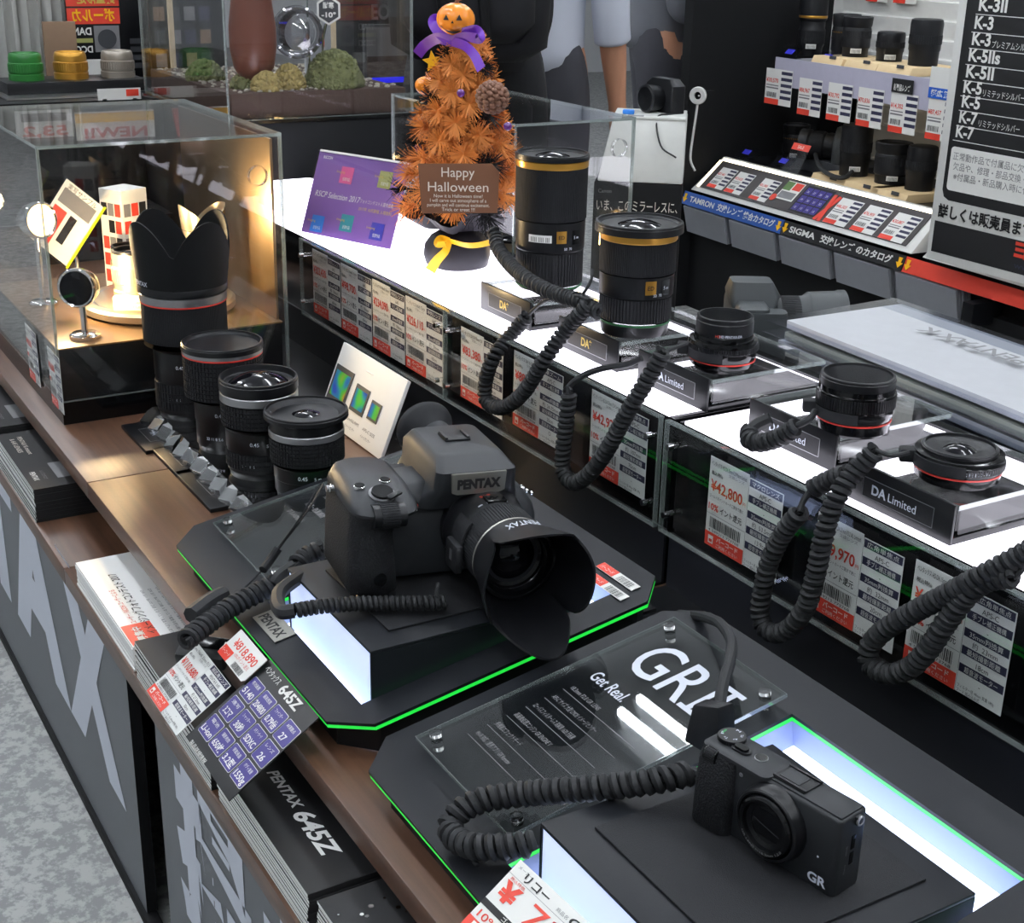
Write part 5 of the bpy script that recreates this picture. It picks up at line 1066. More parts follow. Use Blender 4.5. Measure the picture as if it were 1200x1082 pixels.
def moss(u, v, r, hz, label, x=-2.42, m='moss'):
    p = at(u, v, x=x); rr = random.Random(int(u)); g = G(); n, k_ = 22, 10; rings = []
    for j in range(k_ + 1):
        th = pi / 2 * j / k_; rings.append([V((r * cos(th) * cos(a) * rr.uniform(.86, 1.1), r * cos(th) * sin(a) * rr.uniform(.86, 1.1), hz * sin(th) * rr.uniform(.9, 1.06))) for a in [2 * pi * i / n for i in range(n)]])
    g.loft(rings, m)
    for i in range(260):
        a, th = rr.uniform(0, 2 * pi), rr.uniform(0, pi / 2); c = V((r * cos(th) * cos(a), r * cos(th) * sin(a), hz * sin(th))); g.ball(c, rr.uniform(.0025, .005), m, n=6)
    solo(g, 'moss_clump', label, 'moss clump', 'moss clumps in the diorama', M=T_(x, p.y, MZ), sharp=80)
moss(392, 86, .052, .062, 'biggest moss clump, a green dome beside the clear lens'); moss(388, 95, .038, .022, 'low moss clump in front of the green dome', x=-2.402); moss(312, 90, .026, .030, 'yellowish moss clump below the brown leather case', x=-2.395, m='moss_dry'); moss(338, 84, .028, .040, 'dry brown moss clump below the clear lens', x=-2.41, m='moss_dry'); moss(290, 85, .030, .028, 'leafy green moss clump at the foot of the leather case', x=-2.44)
moss(240, 82, .034, .034, 'pale moss clump behind the near side of the case', x=-2.60)
t = thing('leather_figure', 'drooping brown leather case with a chrome clasp hanging in the diorama', 'leather case', (-2.43, .905, MZ)); g = G()
g.loft([[V((a_ * cos(a), b_ * sin(a), z)) for a in [2 * pi * i / 32 for i in range(32)]] for a_, b_, z in ((.004, .004, .012), (.020, .022, .016), (.030, .036, .036), (.036, .042, .070), (.036, .042, .105), (.030, .036, .150), (.022, .026, .200), (.010, .012, .235))], 'leather'); g.tube([(0, 0, 0), (0, 0, .015)], .006, 'leather'); part(g, 'pouch', t, sharp=80)
g = G(T_(.034, .0, .165) @ RZ(45) @ RX(8)); g.box((0, 0, .0), (.008, .030, .022), 'chrome', r=.004); g.ball((.0, 0, .014), .011, 'chrome', sc=(.5, 1, .7)); part(g, 'clasp', t, 'bright chrome clasp')
LK = at(345, 40, x=-2.40); t = thing('demonstration_lens', 'big clear see-through lens dripping over the moss in the diorama', 'camera lens', Mx.Translation((-2.45, LK.y + .022, MZ)))
g = G(T_(.01, 0, LK.z - MZ) @ RZ(58) @ RX(90) @ RX(-6)); g.lathe([(.036, -.07), (.038, -.01), (.046, 0), (.046, .008), (.042, .012), (.039, .010), (.037, 0), (.033, -.004)], 'smoke_glass', n=48); part(g, 'barrel', t)
g = G(T_(.01, 0, LK.z - MZ) @ RZ(58) @ RX(90) @ RX(-6)); g.lathe([(.0325 * q, .002 + .008 * (1 - q * q)) for q in (1, .8, .6, .4, .2, 0)], 'smoke_glass', n=40); part(g, 'front_element', t)
g = G(); g.tube([(-.02, .03, 0), (-.02, .03, LK.z - MZ + .01), (-.01, .01, LK.z - MZ + .02)], .006, 'chrome'); part(g, 'bracket', t)
t = thing('temperature_sign', 'white hexagonal sign reading minus 10 degrees above the moss', 'sign', (-2.47, 1.055, MZ)); HZ = at(377, 12, x=-2.44).z - MZ
g = G(T_(.03, 0, HZ) @ RZ(62) @ FACE); g.prism([(.024 * cos(pi / 3 * i + pi / 6), .026 * sin(pi / 3 * i + pi / 6)) for i in range(6)], 0, .003, 'card_white'); g.prism([(.020 * cos(pi / 3 * i + pi / 6), .022 * sin(pi / 3 * i + pi / 6)) for i in range(6)], .003, .0035, 'dark_grey'); g.text('耐寒', .012, 'card_white', T_(0, .004, .0034), w=.02, bold=.02); g.text('-10°', .012, 'card_white', T_(0, -.012, .0034), w=.026, bold=.03); part(g, 'plate', t)
g = G(); g.tube([(0, 0, 0), (.0, 0, HZ * .6), (.028, .0, HZ)], .003, 'chrome', n=8); part(g, 'post', t)
# boxes and screen beyond the diorama
def slab(name, label, cat, u0, v0, u1, v1, x, dx, m, words=(), zb=None, group=None, extra=None):
    a, b = at(u0, v1, x=x), at(u1, v0, x=x); z0 = zb if zb is not None else min(a.z, b.z); w_, h_ = b.y - a.y, b.z - z0
    g = G(); g.box((-dx / 2, w_ / 2, h_ / 2), (dx, w_, h_), m, r=.001)
    for s, fx, fz, sz, tw, tm in words: g.text(s, sz, tm, T_(.0006, fx * w_, fz * h_) @ RZ(90) @ FACE, w=tw, bold=.03)
    if extra: extra(g, w_, h_)
    return solo(g, name, label, cat, group, M=T_(x, a.y, z0))
BKZ = .25
g = G(); g.box((-3.45, .88, -.08), (1.1, 1.18, .66), 'black_matte'); g.box((-3.45, .88, .2525), (1.12, 1.20, .005), 'black_satin'); solo(g, 'island_counter', 'black island counter far behind the diorama case', 'counter')
slab('carton', 'black product box with big silver EOS M5 lettering beyond the diorama', 'box', 415, -25, 500, 52, -3.0, .10, 'black_satin', (('EOS M5', .55, .62, .045, .115, 'silver_ring'),), zb=.255)
slab('demo_screen', 'flat screen with a blue bar beyond the diorama', 'screen', 428, 28, 484, 92, -2.92, .012, 'dark_grey', zb=.255, extra=lambda g, w_, h_: (g.quad(0.004, .010, w_ - .004, .022, 'blue_glow', T_(.0004, 0, 0) @ RZ(90) @ FACE), g.quad(.004, .024, w_ - .004, h_ * .5, 'soil', T_(.0004, 0, 0) @ RZ(90) @ FACE), g.quad(.004, h_ * .5, w_ - .004, h_ - .006, 'ink_grey', T_(.0004, 0, 0) @ RZ(90) @ FACE)))
slab('carton', 'beige upright box beside the moss case', 'box', 400, -20, 418, 60, -3.13, .06, 'cream', zb=.255)
# ---- coloured lens rings on their black shelf
SHX = -3.0
g = G(); a, b = at(8, 98, x=SHX), at(172, 90, x=SHX); g.box((-.06, (b.y - a.y) / 2, -.012), (.12, b.y - a.y, .024), 'black_satin', r=.001); g.box((.0, (b.y - a.y) / 2, -.0245), (.125, b.y - a.y + .03, .003), 'silver')
for y in (.03, b.y - a.y - .03): g.box((-.06, y, -.017), (.02, .02, .010), 'black_satin')
sh = solo(g, 'ring_shelf', 'black shelf carrying three coloured lens barrels at the far left', 'shelf', M=T_(SHX, a.y, a.z))
zsh = a.z
for u, m_, lb in ((30, 'green_metal', 'bright green lens barrel on the far black shelf'), (83, 'gold', 'gold lens barrel on the far black shelf'), (138, 'silver_warm2', 'silver lens barrel on the far black shelf')):
    p = at(u, 80, x=SHX - .06); g = G(); r_ = .0345
    g.lathe([(0, 0), (r_ * 1.02, 0), (r_ * 1.02, .012), (r_ * .97, .013), (r_, .016), (r_, .034), (r_ * .96, .035), (r_ * .96, .044), (r_ * .9, .052), (r_ * .84, .054), (r_ * .8, .050), (0, .046)], m_, n=40); g.ribbed(r_, .017, .033, 40, .0008, m_, gap=.1); g.cyl(r_ * .78, .046, .047, 'black_gloss')
    solo(g, 'lens_barrel', lb, 'lens barrel', 'coloured lens barrels', M=T_(SHX - .06, p.y, zsh + .0002))
g = G(); g.box((-3.02, 1.0, (.255 + zsh - .026) / 2), (.02, .9, zsh - .026 - .255), 'black_satin'); solo(g, 'shelf_riser', 'black riser under the shelf of coloured lens barrels', 'riser')
def curtain(g, w_, h_):
    pass
p0, p1 = at(-25, 60, x=-3.35), at(88, 60, x=-3.35); g = G(); n = 40; rings = [[V((.012 * sin(i * 1.3) + .004 * sin(i * 3.1), p0.y + (p1.y - p0.y) * i / n, z)) for i in range(n + 1)] for z in (.2555, .36, .50, .75)]
g.loft([[v + V((-3.35, 0, 0)) for v in r] for r in rings] , 'curtain', caps=False, closed=False); g.loft([[v + V((-3.354, 0, 0)) for v in r] for r in rings], 'curtain', caps=False, closed=False); solo(g, 'curtain', 'pale grey hanging cloth behind the green lens barrel', 'curtain', sharp=80)
slab('display_board', 'tan cardboard display behind the gold lens barrel', 'board', 55, 25, 88, 84, -3.25, .01, 'tan_card', zb=.2555)
def mirror_text(g, s, size, m, M, w=None, bold=.03): g.text(s, size, m, M @ SX(-1, 1, 1), w=w, bold=bold)
def poster1(g, w_, h_):
    F = T_(.0006, 0, 0) @ RZ(90) @ FACE
    g.quad(0, h_ * .62, w_ * .62, h_ * .80, 'red', F); mirror_text(g, 'ボールカ', .030, 'yellow_satin', F @ T_(w_ * .31, h_ * .66, .0006), w=w_ * .5); g.quad(0, h_ * .82, w_ * .62, h_, 'ink_red', F); mirror_text(g, '数量限定', .024, 'gold_print', F @ T_(w_ * .35, h_ * .86, .0006), w=w_ * .45)
    mirror_text(g, 'DAN', .022, 'card_white', F @ T_(w_ * .16, h_ * .50, .0006), w=w_ * .22); g.quad(w_ * .05, h_ * .41, w_ * .28, h_ * .46, 'ol', F); mirror_text(g, 'DCC', .020, 'card_white', F @ T_(w_ * .17, h_ * .30, .0006), w=w_ * .2); g.quad(w_ * .3, h_ * .30, w_ * .6, h_ * .60, 'ink_grey', F); g.cyl(w_ * .11, 0, .002, 'dark_grey', F @ T_(w_ * .45, h_ * .45), 24); g.quad(w_ * .18, .004, w_ * .36, h_ * .22, 'card_white', F)
    for i in range(4): g.quad(w_ * .72, .02 + i * .018, w_ * .94, .032 + i * .018, 'dark_grey', F)
slab('poster_board', 'dark notice board with red and yellow mirrored lettering at the far left', 'notice board', 84, -12, 175, 84, -3.30, .012, 'black_satin', zb=.2555, extra=poster1)
slab('price_board', 'dark board with small white labels and an orange strip behind the case edge', 'notice board', 178, -20, 262, 70, -3.20, .012, 'black_satin', zb=.2555, extra=lambda g, w_, h_: [g.quad(.01 + i * .035, .03 + j * .05, .035 + i * .035, .06 + j * .05, ('ink_grey', 'dark_grey', 'tan_card', 'ink_navy')[(i * 3 + j) % 4], T_(.0006, 0, 0) @ RZ(90) @ FACE) for i in range(4) for j in range(4)])
p = at(205, 20, x=-2.9); g = G(); g.box((0, 0, .11), (.008, .010, .17), 'cream'); g.cyl(.006, .0, .026, 'cream', n=12, r1=.006); solo(g, 'wooden_stick', 'pale wooden stick standing in front of the dark board', 'stick', M=T_(-2.93, p.y, .2555))
# price cards seen through the top of the acrylic case
def far_card(u, v, w_, h_, label, items, zb=.0, x=-2.75):
    p = at(u, v, x=x); g = G(); g.box((0, w_ / 2, h_ / 2), (.002, w_, h_), 'card_white'); F = T_(.0014, 0, 0) @ RZ(90) @ FACE
    for it in items: it(g, F, w_, h_)
    for y in (.15, .85): g.box((-.004, w_ * y, 0), (.01, .008, .006), 'black_satin')
    solo(g, 'shelf_card', label, 'price card', 'price cards beyond the acrylic case', M=T_(x, p.y, p.z))
    return p
ystrip = lambda g, F, w_, h_: g.quad(0, h_ * .62, w_, h_ * .95, 'yellow_satin', F)
redtx = lambda s: (lambda g, F, w_, h_: mirror_text(g, s, h_ * .5, 'ink_red', F @ T_(w_ * .5, h_ * .08, .0004), w=w_ * .8))
dark = lambda g, F, w_, h_: g.quad(w_ * .1, h_ * .6, w_ * .9, h_ * .9, 'dark_grey', F)
r1 = lambda g, F, w_, h_: g.quad(w_ * .66, h_ * .3, w_ * .95, h_ * .9, 'red', F)
pz = [far_card(90, 165, .145, .050, 'white shelf card with a yellow strip and red mirrored letters', (ystrip, redtx('NEW!!')), x=-2.62), far_card(20, 163, .10, .048, 'white shelf card with a dark heading seen through the case top', (dark, redtx('53,2')), x=-2.62), far_card(214, 132, .095, .034, 'yellow topped shelf card at the foot of the diorama case', (lambda g, F, w_, h_: g.quad(0, 0, w_, h_ * .9, 'yellow_satin', F),), x=-2.83), far_card(115, 118, .085, .022, 'small white card with black and red marks on the black shelf edge', (r1,), x=-2.83), far_card(208, 118, .085, .022, 'small white card with red corner below the pale moss', (r1,), x=-2.83)]
g = G(); g.box((-2.68, .58, -.17), (.10, .44, .485), 'black_matte'); g.box((-2.7, .58, .070), (.16, .44, .004), 'black_satin'); solo(g, 'card_rail', 'low black cabinet holding the shelf cards behind the acrylic case', 'cabinet')
g = G(); g.box((-2.85, .57, -.10), (.03, .46, .62), 'black_matte'); solo(g, 'dark_panel', 'dark panel behind the shelf cards at the far left', 'panel')
for i, (u, m_) in enumerate(((218, 'red'), (240, 'card_white'))):
    p = at(u, 160, x=-2.55); g = G(); g.hexa([(-.004, -.012, 0), (.004, -.012, 0), (.004, .006, 0), (-.004, .006, 0), (-.004, -.020, .05), (.004, -.020, .05), (.004, .014, .05), (-.004, .014, .05)], m_); g.box((0, -.002, -.03), (.006, .006, .08), 'black_satin'); solo(g, 'card_flag', ('red flag card at the foot of the diorama case', 'white flag card at the foot of the diorama case')[i], 'flag card', M=T_(-2.56, p.y, p.z))
# ================================================================ people beyond the case
def skin_body(vs, es, rad, m, sub=2):
    me = bpy.data.meshes.new('b'); me.from_pydata(vs, es, []); o = bpy.data.objects.new('b', me); COL.objects.link(o)
    md = o.modifiers.new('s', 'SKIN'); sv = me.skin_vertices[0].data
    for i, r in enumerate(rad): sv[i].radius = r if isinstance(r, tuple) else (r, r)
    sv[0].use_root = True; md.use_smooth_shade = True; s2 = o.modifiers.new('u', 'SUBSURF'); s2.levels = s2.render_levels = sub
    ev = bpy.data.meshes.new_from_object(o.evaluated_get(bpy.context.evaluated_depsgraph_get()))
    g = G(); g.add([v.co.copy() for v in ev.vertices], [tuple(p.vertices) for p in ev.polygons], m); bpy.data.objects.remove(o); return g
def chain(lst):
    """limbs given as lists of (x, y, z, r); shared first points join them"""
    vs, rs, es, ix = [], [], [], {}
    for limb in lst:
        pv = None
        for x, y, z, r in limb:
            k_ = (round(x, 4), round(y, 4), round(z, 4))
            if k_ not in ix: ix[k_] = len(vs); vs.append((x, y, z)); rs.append(r)
            if pv is not None and pv != ix[k_] and (pv, ix[k_]) not in es: es.append((pv, ix[k_]))
            pv = ix[k_]
    return vs, es, rs
def hand(root, d, side, m, k=1.0):
    """fingers and thumb as chains that start in the palm"""
    root = V(root); d = V(d).normalized(); s = V(side).normalized(); n = d.cross(s); L = [[(*root, .030 * k), (*(root + d * .045 * k), (.036 * k, .016 * k)), (*(root + d * .085 * k), (.034 * k, .013 * k))]]
    for i, ln_ in enumerate((.066, .074, .070, .056)):
        b = root + d * .085 * k + s * (-.026 + .0175 * i) * k; c = b + d * ln_ * .55 * k + n * .008 * k; e = b + d * ln_ * .9 * k + n * .028 * k
        L.append([(*(root + d * .085 * k), (.034 * k, .013 * k)), (*b, .0092 * k), (*c, .0085 * k), (*e, .0068 * k)])
    b = root + d * .030 * k - s * .032 * k; L.append([(*(root + d * .045 * k), (.036 * k, .016 * k)), (*b, .012 * k), (*(b + d * .032 * k - s * .014 * k + n * .01 * k), .0105 * k), (*(b + d * .058 * k - s * .012 * k + n * .018 * k), .008 * k)])
    return L
def person(name, label, x, y, yaw, top, H=1.50, trouser='trouser', shoulder=None, elbowR=None, wristR=None, elbowL=None, wristL=None, cuff=.5, lean=0):
    t = thing(name, label, 'person', T_(x, y, FLOOR) @ RZ(yaw)); h = H
    hip, ch, nk = (0, 0, .52 * h), (0, -lean * .6, .72 * h), (0, -lean, .845 * h)
    sR, sL = (-.115 * h, -lean, .80 * h), (.115 * h, -lean, .80 * h)
    eR = elbowR or (-.135 * h, .02, .615 * h); wR = wristR or (-.13 * h, -.05, .48 * h); eL = elbowL or (.135 * h, .02, .615 * h); wL = wristL or (.13 * h, -.05, .48 * h)
    dR, dL = (V(wR) - V(eR)).normalized(), (V(wL) - V(eL)).normalized()
    def mid(a, b, f, r): return tuple(V(a) * (1 - f) + V(b) * f) + (r,)
    arms = []
    for s_, e_, w_, d_ in ((sR, eR, wR, dR), (sL, eL, wL, dL)):
        arms.append([(*ch, .05 * h), (*s_, .036 * h), (*e_, .026 * h), mid(e_, w_, .35, .026 * h), (*w_, .017 * h)])
        hd = hand(V(w_) + d_ * .01, d_, V((0, 1, 0)), None, h / 1.65); hd[0].insert(0, (*w_, .017 * h)); arms += hd
    legs = []
    for sx in (-1, 1): legs.append([(*hip, .06 * h), (sx * .055 * h, 0, .47 * h, .058 * h), (sx * .06 * h, -.01, .285 * h, .036 * h), (sx * .06 * h, .012, .20 * h, .034 * h), (sx * .06 * h, .01, .045 * h, .022 * h), (sx * .062 * h, -.06, .022 * h, .022 * h), (sx * .063 * h, -.10, .016 * h, .014 * h)])
    head = [[(*hip, .06 * h), (*ch, .05 * h), (*nk, .034 * h), (0, -lean - .008, .885 * h, .034 * h), (0, -lean - .012, .925 * h, (.050 * h, .056 * h)), (0, -lean - .006, .965 * h, (.050 * h, .058 * h)), (0, -lean, .992 * h, .034 * h)]]
    g = skin_body(*chain(head + legs + arms), 'skin'); b = part(g, 'body', t, sharp=80)
    # face
    g = G(); hc = V((0, -lean - .012, .93 * h))
    for sx in (-1, 1):
        g.ball(hc + V((sx * .020 * h, -.052 * h, .010 * h)), .0065 * h, 'card_white', n=10); g.ball(hc + V((sx * .020 * h, -.0575 * h, .010 * h)), .0030 * h, 'ink_black', n=8); g.ball(hc + V((sx * .055 * h, .004, -.002)), .014 * h, 'skin', n=10, sc=(.5, .9, 1.3))
    g.hexa([hc + V(p) * h for p in ((-.010, -.050, -.016), (.010, -.050, -.016), (.006, -.040, -.012), (-.006, -.040, -.012), (-.005, -.056, .006), (.005, -.056, .006), (.003, -.045, .014), (-.003, -.045, .014))][0:8], 'skin'); g.box(hc + V((0, -.054 * h, -.028 * h)), (.028 * h, .006, .006), 'ink_red', r=.002); part(g, 'face', t)
    g = G(); g.ball(hc + V((0, .008 * h, .020 * h)), .066 * h, 'hair', n=24, sc=(.92, 1.0, .95)); part(g, 'hair', t)
    # clothes
    tor = [[(0, 0, .44 * h, (.100 * h, .088 * h)), (0, 0, .50 * h, (.098 * h, .088 * h)), (0, -lean * .3, .60 * h, (.092 * h, .085 * h)), (*ch, (.104 * h, .090 * h)), (0, -lean, .80 * h, (.085 * h, .060 * h)), (0, -lean, .84 * h, .042 * h)]]
    slv = [[(*ch, (.104 * h, .090 * h)), (*s_, .046 * h), mid(s_, e_, .55, .040 * h), (*e_, .036 * h), mid(e_, w_, cuff * .7, .035 * h), mid(e_, w_, cuff, .037 * h)] for s_, e_, w_ in ((sR, eR, wR), (sL, eL, wL))]
    part(skin_body(*chain(tor + slv), top), 'shirt', t, sharp=80)
    lg = [[(*hip, (.086 * h, .074 * h)), (sx * .056 * h, 0, .465 * h, .064 * h), (sx * .06 * h, -.008, .285 * h, .045 * h), (sx * .06 * h, .012, .06 * h, .040 * h)] for sx in (-1, 1)]
    part(skin_body(*chain([[(0, 0, .535 * h, (.070 * h, .062 * h)), (*hip, (.086 * h, .074 * h))]] + lg), trouser), 'trousers', t, sharp=80)
    for sx in (-1, 1): part(skin_body(*chain([[(sx * .06 * h, .035, .026 * h, .026 * h), (sx * .062 * h, -.03, .026 * h, .028 * h), (sx * .063 * h, -.11, .020 * h, .020 * h)]]), 'black_satin'), 'shoe', t, sharp=80)
    return t
pa = person('person', 'person in black clothes seen from behind wearing a black backpack', -2.73, 1.52, 238, 'cloth_black', H=1.55, trouser='cloth_black', cuff=.9, elbowR=(-.20, .0, .95), wristR=(-.07, -.22, .98), elbowL=(.20, .0, .95), wristL=(.07, -.22, .98))
pb = person('person', 'person in a white shirt with rolled sleeves standing behind the acrylic case', -3.19, 1.95, 222, 'shirt_white', H=1.46, elbowR=(-.195, -.02, .80), wristR=(-.21, -.07, .58), cuff=.30)
pc = person('person', 'person in dark trousers reaching over the white machine with a bare arm', -3.66, 2.69, 150, 'cloth_grey', H=1.46, elbowR=(-.19, -.04, .80), wristR=(-.06, -.24, .77), cuff=.1)
# backpack
BP = pa.matrix_world @ T_(0, .215, 1.06); t = thing('backpack', 'bulky black backpack worn by the person in black', 'backpack', BP)
g = G(); g.loft([rr_(-w_, w_, -.075, d_, z, .05) for w_, d_, z in ((.11, .05, -.30), (.155, .085, -.27), (.165, .10, -.12), (.16, .095, .05), (.14, .07, .15), (.09, .03, .20))], 'cloth_black'); part(g, 'bag', t, sharp=80)
g = G(); g.loft([rr_(-w_, w_, .05, d_, z, .04) for w_, d_, z in ((.10, .10, -.26), (.13, .145, -.22), (.13, .145, -.06), (.11, .11, -.01))], 'cloth_black'); part(g, 'front_pocket', t, sharp=80)
for sx in (-1, 1): g = G(); g.tube(smooth([(sx * .10, -.06, .17), (sx * .13, -.20, .13), (sx * .14, -.23, -.04), (sx * .15, -.12, -.20), (sx * .14, -.05, -.26)], 6), .016, 'black_matte'); part(g, 'strap', t)
for i, x in enumerate((-.05, .03)): g = G(); g.tube(smooth([(x, .09, .02), (x + .02, .16, -.10), (x + .01, .15, -.26)], 6), .010, 'black_matte'); part(g, 'hanging_strap', t)
g = G(); g.tube(smooth([(-.04, .0, .20), (-.02, .01, .235), (.02, .01, .235), (.04, 0, .20)], 6), .010, 'black_matte'); part(g, 'top_handle', t)
# ================================================================ white machine on its stand with the black chalk sign
WB = at(758, 140, d=2.62); yaw = 52
t = thing('white_machine', 'white boxy machine with a camera on top beyond the acrylic case', 'machine', T_(WB.x, WB.y, .155) @ RZ(yaw))
g = G(); g.hexa([(-.085, -.055, 0), (.075, -.055, 0), (.075, .10, 0), (-.085, .10, 0), (-.062, -.028, .115), (.075, -.028, .115), (.075, .10, .115), (-.062, .10, .115)], 'machine_white', r=.004); part(g, 'body', t)
g = G(); g.box((.006, .03, .116), (.136, .12, .006), 'machine_white', r=.002); g.box((-.02, -.02, .1185), (.030, .018, .002), 'ink_grey'); part(g, 'lid', t)
g = G(); g.tube(smooth([(.05, .02, .119), (.02, -.02, .117), (.03, -.05, .07), (.06, -.058, .05)], 6), .0016, 'cord_rubber'); part(g, 'cable', t)
ST = T_(WB.x, WB.y, FLOOR) @ RZ(yaw); g = G(); hS = .1545 - FLOOR; g.box((-.008, .03, hS / 2), (.165, .17, hS), 'black_matte', r=.002)
F = T_(0, -.0552, hS) @ FACE; g.text('Canon', .010, 'ink_grey', F @ T_(-.082, -.020), 'L', w=.025); g.text('いま、このミラーレスに、', .024, 'chalk', F @ T_(-.084, -.052), 'L', w=.152); g.text('恋している。', .024, 'chalk', F @ T_(-.084, -.085), 'L', w=.10)
solo(g, 'machine_stand', 'black stand with chalk style Japanese lettering under the white machine', 'stand', M=ST)
q = ST @ V((.03, .06, hS + .1195)); t = thing('small_camera', 'black camera on top of the white machine', 'camera', Mx.Translation(q) @ RZ(yaw - 50)); g = G(); g.loft([rr_(-.045, .045, -.016, .016, z, .008) for z in (0, .002, .05)] + [rr_(-.03, .03, -.012, .012, .062, .006)], 'black_plastic'); part(g, 'body', t)
g = G(T_(0, -.016, .026) @ RX(90)); g.lathe([(0, 0), (.022, 0), (.024, .012), (.026, .03), (.022, .032), (0, .028)], 'black_satin'); part(g, 'lens_barrel', t)
q = ST @ V((-.035, .0, hS + .1195)); g = G(); g.box((0, 0, .004), (.022, .014, .008), 'sk', r=.002); solo(g, 'blue_clip', 'small blue clip lying on the white machine', 'clip', M=Mx.Translation(q) @ RZ(yaw))
# ================================================================ shelf unit of lenses
U = T_(-3.115, 2.43, 0) @ RZ(-3.0)         # x along the unit, y into it
UI = U.inverted()
def uat(u, v, y):
    """point of the vertical plane y of the unit"""
    o = UI @ CAM; r = UI.to_3x3() @ ray(u, v); return o + r * ((y - o.y) / r.y)
t = thing('shelf_unit', 'black shop shelf unit with a slatted back and two tiers of lenses', 'shelf unit', U)
g = G(); g.box((-.02, .22, .35), (.04, .50, 1.53), 'black_matte'); part(g, 'side_panel', t)
g = G(); g.box((1.0, .455, .35), (2.0, .02, 1.53), 'slat_grey')
for i in range(30): z = -.35 + i * .047; g.hexa([(.045, .444, z), (2.0, .444, z), (2.0, .4455, z), (.045, .4455, z), (.045, .436, z + .038), (2.0, .436, z + .038), (2.0, .4455, z + .042), (.045, .4455, z + .042)], 'slat_grey')
part(g, 'slat_wall', t, 'pale slatted back wall')
g = G(); g.box((.085, .428, .09), (.13, .012, .16), 'black_matte'); part(g, 'dark_backing', t)
UZ = .284
g = G(); g.box((1.08, .285, UZ - .006), (1.84, .30, .012), 'shelf_grey', r=.001); part(g, 'upper_shelf', t)
g = G(); g.box((1.08, .150, UZ - .0165), (1.78, .012, .008), 'lit_warm'); part(g, 'added_tier_light', t, 'added unseen light strip brightening the lower tier')  # unseen light added to brighten the dark lower tier
g = G(); g.box((1.08, .134, UZ - .030), (1.84, .003, .072), 'strip_lilac'); part(g, 'price_strip', t, 'translucent price strip')
LZ = .0
g = G(); g.box((1.0, .275, LZ - .010), (2.0, .36, .020), 'black_satin'); part(g, 'lower_shelf', t)
g = G(); g.box((1.0, .22, -.29), (2.0, .42, .25), 'black_matte'); part(g, 'cabinet', t)
g = G(); g.box((1.0, .24, -.10), (2.0, .40, .14), 'black_satin'); part(g, 'bin_back', t)
# sloping lit price box
bx0, bx1 = .02, .90
def light_slope(x0, x1, label):
    b = thing('price_light_box', label, 'light box', U @ T_(x0, 0, 0)); L = x1 - x0
    g = G(); g.hexa([(0, -.015, -.075), (L, -.015, -.075), (L, .09, -.075), (0, .09, -.075), (.012, .080, .012), (L - .012, .080, .012), (L - .012, .092, .012), (.012, .092, .012)], 'box_white', r=.002); part(g, 'housing', b)
    sl = math.atan2(.087, .095); SM = T_(0, -.015, -.075) @ Mx.Rotation(sl, 4, 'X'); hl = sqrt(.087 ** 2 + .095 ** 2)
    g = G(SM); g.box((L / 2, hl / 2, .0022), (L - .060, hl - .030, .002), 'dark_print'); part(g, 'dark_panel', b)
    g = G(SM); g.box((L / 2, hl - .010, .0026), (L - .05, .010, .002), 'lit_warm'); g.box((.020, hl / 2, .0026), (.008, hl - .03, .002), 'lit_warm'); part(g, 'lit_edge', b, 'glowing warm white edge')
    return SM, L, hl
SM, LL, HL = light_slope(bx0, bx1, 'sloping lit price box below the lower tier of lenses'); SW = U @ T_(bx0, 0, 0) @ SM
def mini_card(M, w_, h_, label, group, seed, col='red', name='price_card'):
    g = G(); rr = random.Random(seed); g.box((w_ / 2, h_ / 2, 0), (w_, h_, .0008), 'card_white'); z = .0006
    g.quad(0, 0, w_ * .54, h_ * .16, col, z=z); g.text('¥%d,%d' % (rr.randint(12, 98), rr.randint(100, 989)), h_ * .16, 'ink_red', T_(w_ * .02, h_ * .62, .0003), 'L', w=w_ * .46, bold=.02); barcode(g, w_ * .06, h_ * .2, w_ * .4, h_ * .14, T_(0, 0, .0004), seed, n=10)
    g.quad(w_ * .03, h_ * .44, w_ * .5, h_ * .48, 'ink_grey', z=z); g.quad(w_ * .03, h_ * .52, w_ * .5, h_ * .55, 'ink_grey', z=z)
    for i in range(5): g.quad(w_ * .58, h_ * (.86 - i * .17), w_ * .99, h_ * (.95 - i * .17), 'ink_navy', z=z)
    solo(g, name, label, 'price card', group, M=M)
ords = ('first', 'second', 'third', 'fourth', 'fifth', 'sixth')
for i, x in enumerate((.055, .135, .245)): mini_card(SW @ T_(x, .022, .0038), .070, .072, 'price card %s from the black side panel on the sloping lit box' % ords[i], 'price cards on the sloping lit box', 70 + i)
g = G(); g.box((.034, .030, 0), (.068, .060, .0008), 'card_white'); g.quad(.0, .03, .030, .058, 'moss_print', z=.0006); g.quad(.034, .034, .066, .058, 'ink_red', z=.0006); g.quad(.004, .004, .064, .026, 'ink_grey', z=.0006); g.cyl(.011, .0005, .0012, 'red', T_(-.006, .0, 0)); solo(g, 'photo_card', 'photo card with a red dot in the middle of the sloping lit box', 'card', M=SW @ T_(.335, .045, .0038))
g = G(); g.box((.052, .045, 0), (.104, .086, .0008), 'ink_black')
for i in range(3):
    for j in range(4): g.box((.016 + j * .024, .018 + i * .026, .0005), (.021, .022, .0006), 'ink_purple'); g.text('%d' % (12 + i * 7 + j), .009, 'card_white', T_(.016 + j * .024, .013 + i * .026, .0006))
g.text('K-70', .009, 'ol', T_(.03, .089, .0006)); solo(g, 'specification_card', 'dark purple tiled card on the sloping lit box', 'card', M=SW @ T_(.415, .018, .0038))
